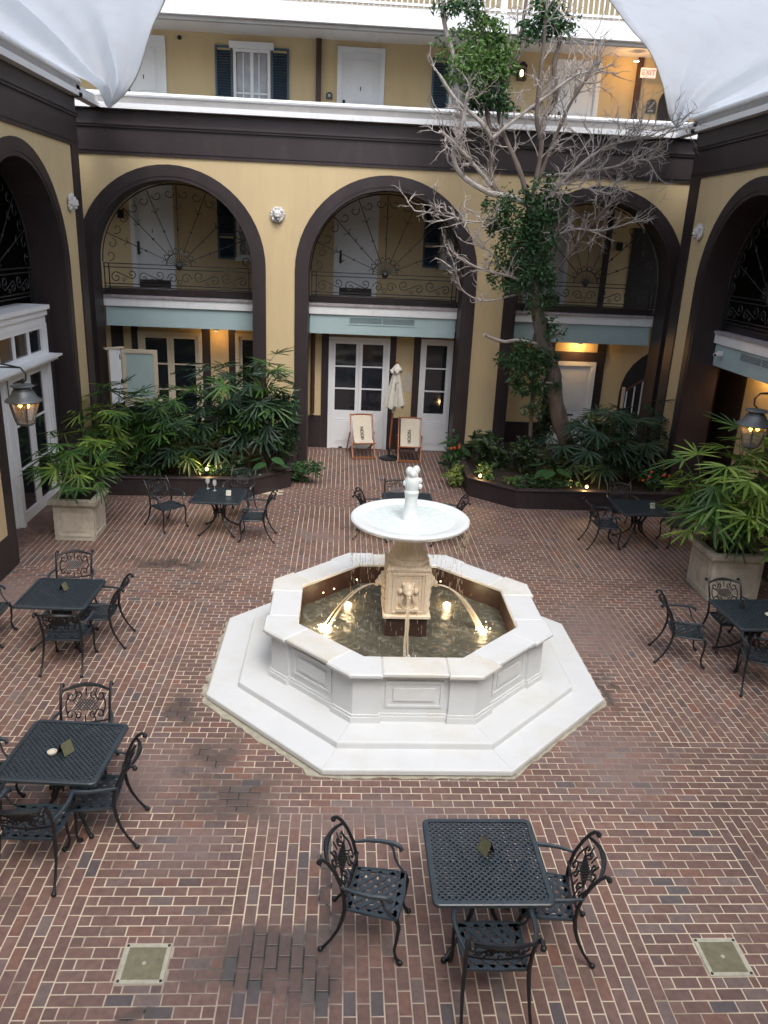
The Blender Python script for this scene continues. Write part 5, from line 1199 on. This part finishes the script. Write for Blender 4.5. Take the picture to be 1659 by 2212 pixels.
# ------------------------------------------------------------------ gas lanterns on brackets
def lantern(x, y, z, wx, label):
    t = thing('gas_lantern', label, 'lantern', (x, y, z), 0, 'hanging copper gas lanterns')
    Rg = lambda r, n=6: [(r * cos(2 * pi * i / n), r * sin(2 * pi * i / n)) for i in range(n)]
    m = MB(); m.lathe([(.25, 0), (.262, .015), (.25, .035), (.2, .07), (.165, .12), (.145, .165), (.125, .175), (.115, .2)], 24, 0, 0, .06); m.lathe([(.165, .285), (.17, .295), (.15, .31), (.06, .325), (.001, .33)], 20); m.lathe([(.1, .25), (.1, .29)], 14); m.build('hood', 'copper_aged', t, True)
    for i in range(6):
        a, b = 2 * pi * i / 6, 2 * pi * (i + 1) / 6; m = MB(); p = [(.225 * cos(a), .225 * sin(a), .07), (.225 * cos(b), .225 * sin(b), .07), (.125 * cos(b), .125 * sin(b), -.25), (.125 * cos(a), .125 * sin(a), -.25)]
        m.add(p, [(0, 1, 2, 3)]); m.build('pane', 'lantern_glass', t, fix=False); m = MB(); m.tube([p[0], p[3]], .011, 5); m.build('frame_bar', 'copper_aged', t)
    m = MB(); m.lathe([(.03, -.3), (.1, -.29), (.135, -.265), (.135, -.245)], 18); m.tube([(0, 0, -.25), (0, 0, -.02)], .012, 6); m.ball((0, 0, -.31), .022, 6); m.build('base', 'copper_aged', t, True)
    for s in (-.05, .06): m = MB(); m.lathe([(.004, 0), (.03, .03), (.022, .07), (.002, .12)], 10, s, -.02, -.03); m.build('flame', 'flame', t, True)
    m = MB(); s = 1 if wx > x else -1; d = abs(wx - x)
    m.tube([(s * d, .0, .95), (s * (d - .15), 0, .9), (s * d * .45, 0, .62), (0, 0, .56), (-s * .07, 0, .48), (-s * .06, 0, .38), (0, 0, .33)], .014, 6)
    m.tube([(s * d, 0, .58), (s * d * .4, 0, .56), (0, 0, .56)], .012, 6); m.tube([(s * .2, -.02, .36), (s * .2, -.02, 0), (s * .14, -.02, -.25)], .008, 5); m.box(*sorted((s * d, s * (d - .03))), -.04, .04, .4, 1.1); m.build('bracket', 'iron_leg', t)
    ld = bpy.data.lights.new('flame_lamp', 'POINT'); ld.energy = .5; ld.color = (1, .6, .25); ld.shadow_soft_size = .04; lo = bpy.data.objects.new('flame_lamp', ld); COL.objects.link(lo); lo.location = (x, y - .02, z + .02)
lantern(-4.68, 11.8, 2.86, -5.45, 'aged copper gas lantern with a flame hanging at the left pier')
lantern(6.42, 11.8, 2.86, 7.5, 'aged copper gas lantern with twin flames hanging at the right')
# ------------------------------------------------------------------ lion masks on the piers
def lion(loc, rz, label):
    t = thing('lion_mask', label, 'lion head', loc, R(rz), 'white plaster lion heads on the yellow piers'); r = random.Random(5)
    m = MB(); m.ball((0, -.06, 0), .13, 12, 1.1); m.ball((0, -.15, -.04), .07, 10, .8); m.ball((0, -.17, .02), .045, 8, 1.2); m.ball((0, -.14, -.12), .05, 8, .6)
    for s in (-1, 1): m.ball((s * .05, -.15, .045), .028, 6); m.ball((s * .1, -.1, .1), .04, 6)
    m.build('face', 'white_worn', t, True); m = MB()
    for i in range(18): a = 2 * pi * i / 18 + .1; q = .15 + .02 * r.random(); m.ball((q * cos(a), -.05 + r.uniform(-.02, .02), q * sin(a) * 1.05), .045 + .012 * r.random(), 6)
    m.build('mane', 'white_worn', t, True); m = MB(); m.ball((0, -.2, -.085), .022, 6, .5); m.build('mouth', 'black_ink', t); t.scale = (.82, .82, .82)
lion((-1.57, YB - .01, 5.85), 0, 'white lion head on the back pier between the left and middle arches')
lion((XL + .01, 17.38, 5.85), 90, 'white lion head on the left side wall near the corner')
lion((XR - .01, 17.6, 5.85), -90, 'white lion head on the right side wall near the corner')
# ------------------------------------------------------------------ cabinet in the left bay, cover, lamp, signs
t = thing('service_cabinet', 'cream wooden cabinet with pale blue panel doors standing in the left back bay', 'cabinet', (-5.0, 19.95, 0))
m = MB(); m.box(-.42, .42, .0, .45, 0, 1.3); m.build('cabinet_body', 'cream', t)
m = MB(); frame_rect(m, -.43, .43, 1.3, 2.6, -.03, .04, .085); m.build('door_frame', 'cream', t)
m = MB(); frame_rect(m, -.345, .345, 1.385, 2.515, -.02, .02, .02); m.build('panel_edge', 'planter_stone', t)
m = MB(); m.box(-.325, .325, -.01, .015, 1.405, 2.495); m.build('blue_panel', 'blue_pane', t)
m = MB(lambda u, w, z: Vector((-.45 - u * .6, w - u * .8, z))); m.box(0, .33, -.03, .03, 1.28, 2.62); o = m.build('open_leaf', 'white', t)
m = MB(); m.prism([(-.78, -.32), (-.42, .06), (-.36, .0), (-.72, -.38)], 2.62, 2.66); m.build('top_board', 'cream', t)
m = MB()
for z in (1.5, 2.35): m.box(-.5, -.455, -.06, -.03, z, z + .12)
m.each('hinge', 'iron_leg', t)
t = thing('covered_cart', 'dark blue cloth cover draped over a low cart below the cream cabinet', 'cover', (-4.9, 19.1, 0)); V = []; F = []; n = 12
for i in range(n + 1):
    for j in range(7):
        s = i / n; q = j / 6; z = (1.25 + .3 * s - .1 * abs(q - .4)) if 0 < j < 6 and 0 < i < n else .4; V.append((-.75 + 1.5 * s, -.3 + .6 * q, z + rnd.uniform(-.02, .02)))
for i in range(n):
    for j in range(6): a = i * 7 + j; F.append((a, a + 7, a + 8, a + 1))
MB().add(V, F).build('cloth_cover', 'blue_cover', t, True)
t = thing('wall_lantern', 'lit bronze wall lantern on the third floor wall behind the tree', 'lantern', (4.31, 22.28, 9.35))
m = MB(); m.box(-.11, .11, -.03, 0, 0, .36); m.build('back_plate', 'iron_leg', t); m = MB(); m.box(-.11, -.09, -.2, -.03, 0, .34); m.box(.09, .11, -.2, -.03, 0, .34); m.box(-.09, .09, -.2, -.03, 0, .03); m.box(-.09, .09, -.2, -.03, .31, .34); m.lathe([(.12, .34), (.06, .41), (.02, .43)], 12, 0, -.1, 0); m.build('cage', 'iron_leg', t)
m = MB(); m.ball((0, -.1, .16), .045, 8, 1.8); m.build('bulb', 'bulb', t, True)
def roundsign(x, y, z, label, txt=None):
    t = thing('wall_plaque', label, 'sign', (x, y, z)); m = MB(lambda u, w, q: Vector((u, -w, q))); pts = [(-.13, -.17)] + [(.13 * cos(a), .03 + .13 * sin(a)) for a in [pi - pi * i / 10 for i in range(11)]] + [(.13, -.17)]
    vs = [(u, 0, q) for u, q in pts] + [(u, .025, q) for u, q in pts]; k = len(pts); m.add(vs, [tuple(range(k)), tuple(range(2 * k - 1, k - 1, -1))] + [(i, (i + 1) % k, (i + 1) % k + k, i + k) for i in range(k)]); m.build('plate', 'plaque', t)
    return t
t = roundsign(7.75, 22.28, 8.95, 'dark arched stair sign beside the third floor passage')
m = MB(); m.tube([(-.07, -.03, -.07), (-.02, -.03, -.02), (.03, -.03, .04), (.07, -.03, .1)], .015, 5); m.box(-.07, .06, -.03, -.026, -.13, -.1); m.build('stair_mark', 'plaque_mark', t)
t = roundsign(-.5, 22.28, 8.78, 'small dark room-number plaque left of the middle third floor door'); t.scale = (.62, 1, .5); m = MB(); m.box(-.05, .05, -.03, -.026, -.06, .06); m.build('number_mark', 'plaque_mark', t)
t = roundsign(4.75, 22.28, 8.8, 'small dark plaque on the third floor wall behind the branches'); t.scale = (.62, 1, .5)
t = thing('exit_sign', 'red and white illuminated EXIT sign under the third floor eave', 'exit sign', (7.50, 22.1, 9.55))
m = MB(); m.box(-.19, .19, -.03, .03, 0, .22); m.build('sign_box', 'exit_face', t); text_mesh('EXIT', .17, 'exit_red', 'lettering', t, Matrix.Translation((0, -.034, .11)) @ Matrix.Rotation(R(90), 4, 'X'))
for x, y, z, lab in ((-2.88, 16.72, .5, 'small lit garden spotlight in the left bed'), (5.4, 16.32, .46, 'lit garden spotlight at the front of the right bed'), (3.15, 16.95, .46, 'lit garden spotlight at the corner of the right bed')):
    t = thing('garden_spotlight', lab, 'spotlight', (x, y, z)); m = MB(); m.tube([(0, 0, -.18), (0, 0, -.02)], .012, 6); m.lathe([(.025, -.03), (.04, .03)], 10); m.build('spot_housing', 'iron_leg', t); m = MB(); m.ball((0, -.02, .035), .035, 8); m.build('bulb', 'bulb', t, True)
    ld = bpy.data.lights.new('spot_lamp', 'POINT'); ld.energy = 5; ld.color = (1, .62, .25); ld.shadow_soft_size = .04; lo = bpy.data.objects.new('spot_lamp', ld); COL.objects.link(lo); lo.location = (x, y + .05, z + .14)
# lamps that light the ceilings under the galleries (their glow shows on the walls)
for x, y, z, e in ((6.2, 20.75, 3.05, 7), (-3.2, 20.6, 3.05, 3), (8.75, 16.3, 3.3, 10), (7.0, 21.6, 9.8, 8)):
    t = thing('ceiling_downlight', {6.2: 'lit downlight over the white ground floor door', -3.2: 'lit downlight in the left back bay', 8.75: 'lit downlight under the right gallery', 7.0: 'lit downlight under the third floor eave'}[x], 'ceiling light', (x, y, z))
    m = MB(); m.lathe([(.07, 0), (.075, .03)], 12); m.build('housing', 'white', t); m = MB(); m.lathe([(.055, -.004), (.055, 0)], 12); m.build('bulb', 'bulb', t)
    ld = bpy.data.lights.new('down_lamp', 'POINT'); ld.energy = e; ld.color = (1, .55, .2); ld.shadow_soft_size = .05; lo = bpy.data.objects.new('down_lamp', ld); COL.objects.link(lo); lo.location = (x, y, z - .06)
# ------------------------------------------------------------------ shade sails gathered at both sides
def sail(label, gut, free, mt, n=44, k=30, sag=.06, seed=1, foldamp=.05):
    t = thing('shade_sail', label, 'canopy')
    def at(P, s):
        q = s * (len(P) - 1); i = min(int(q), len(P) - 2); a = P[max(i - 1, 0)]; b = P[i]; c = P[i + 1]; d = P[min(i + 2, len(P) - 1)]; s = q - i
        return .5 * ((2 * b) + (c - a) * s + (2 * a - 5 * b + 4 * c - d) * s * s + (3 * b - a - 3 * c + d) * s ** 3)
    V = []; F = []; r = random.Random(seed); ph = [r.uniform(0, 6) for _ in range(4)]
    for i in range(n + 1):
        s = (i / n) ** 1.25; g, f = at(gut, s), at(free, s)
        for j in range(k + 1):
            q = j / k; p = g.lerp(f, q); w = sin(pi * q); p.z -= sag * w * (.2 + s)
            fo = foldamp * (1 - s) ** .6 * w * (sin(q * 17 + ph[0] + 2 * s) + .6 * sin(q * 31 + ph[1] - 3 * s) + .4 * sin(q * 9 + s * 12 + ph[2])) * min(1, s * 9)
            nrm = (f - g).cross(Vector((0, 1, 0))); nrm = nrm.normalized() if nrm.length > .02 else Vector((0, 0, 1)); p += nrm * fo; V.append(tuple(p))
    for i in range(n):
        for j in range(k): a = i * (k + 1) + j; F.append((a, a + 1, a + k + 2, a + k + 1))
    m = MB().add(V, F); o = m.build('sail_cloth', mt, t, True, False); md = o.modifiers.new('thickness', 'SOLIDIFY'); md.thickness = .006
    m = MB(); m.tube([V[i * (k + 1) + k] for i in range(n + 1)], .014, 5); m.build('hem', 'sail_seam', t, True)
    return V, k, t
SL = sail('white shade sail hanging from the upper left with its corner over the back gutter', [Vector(p) for p in ((-5.08, 18.9, 7.81), (-5.36, 18.95, 8.22), (-5.48, 17.5, 8.23), (-5.5, 14, 8.25), (-5.5, 9, 8.3), (-5.5, 4, 8.4))],
          [WP(235, 232, 18.9) + Vector((.02, 0, 0)), WP(275, 196, 18.7), WP(301, 150, 18.2), WP(328, 62, 17.5), WP(360, -10, 16), WP(520, -420, 11)], 'sail', seed=4, foldamp=.14)
SR = sail('white shade sail hanging from the upper right above the right gutter', [Vector(p) for p in ((7.26, 18.95, 8.0), (7.42, 18.6, 8.2), (7.5, 17, 8.22), (7.5, 13, 8.24), (7.5, 8, 8.3), (7.5, 4, 8.4))],
          [WP(1462, 274, 18.9), WP(1446, 250, 18.8), WP(1430, 176, 18.4), WP(1402, 108, 17.9), WP(1354, 50, 17.2), WP(1230, -120, 13)], 'sail', seed=9, foldamp=.12)
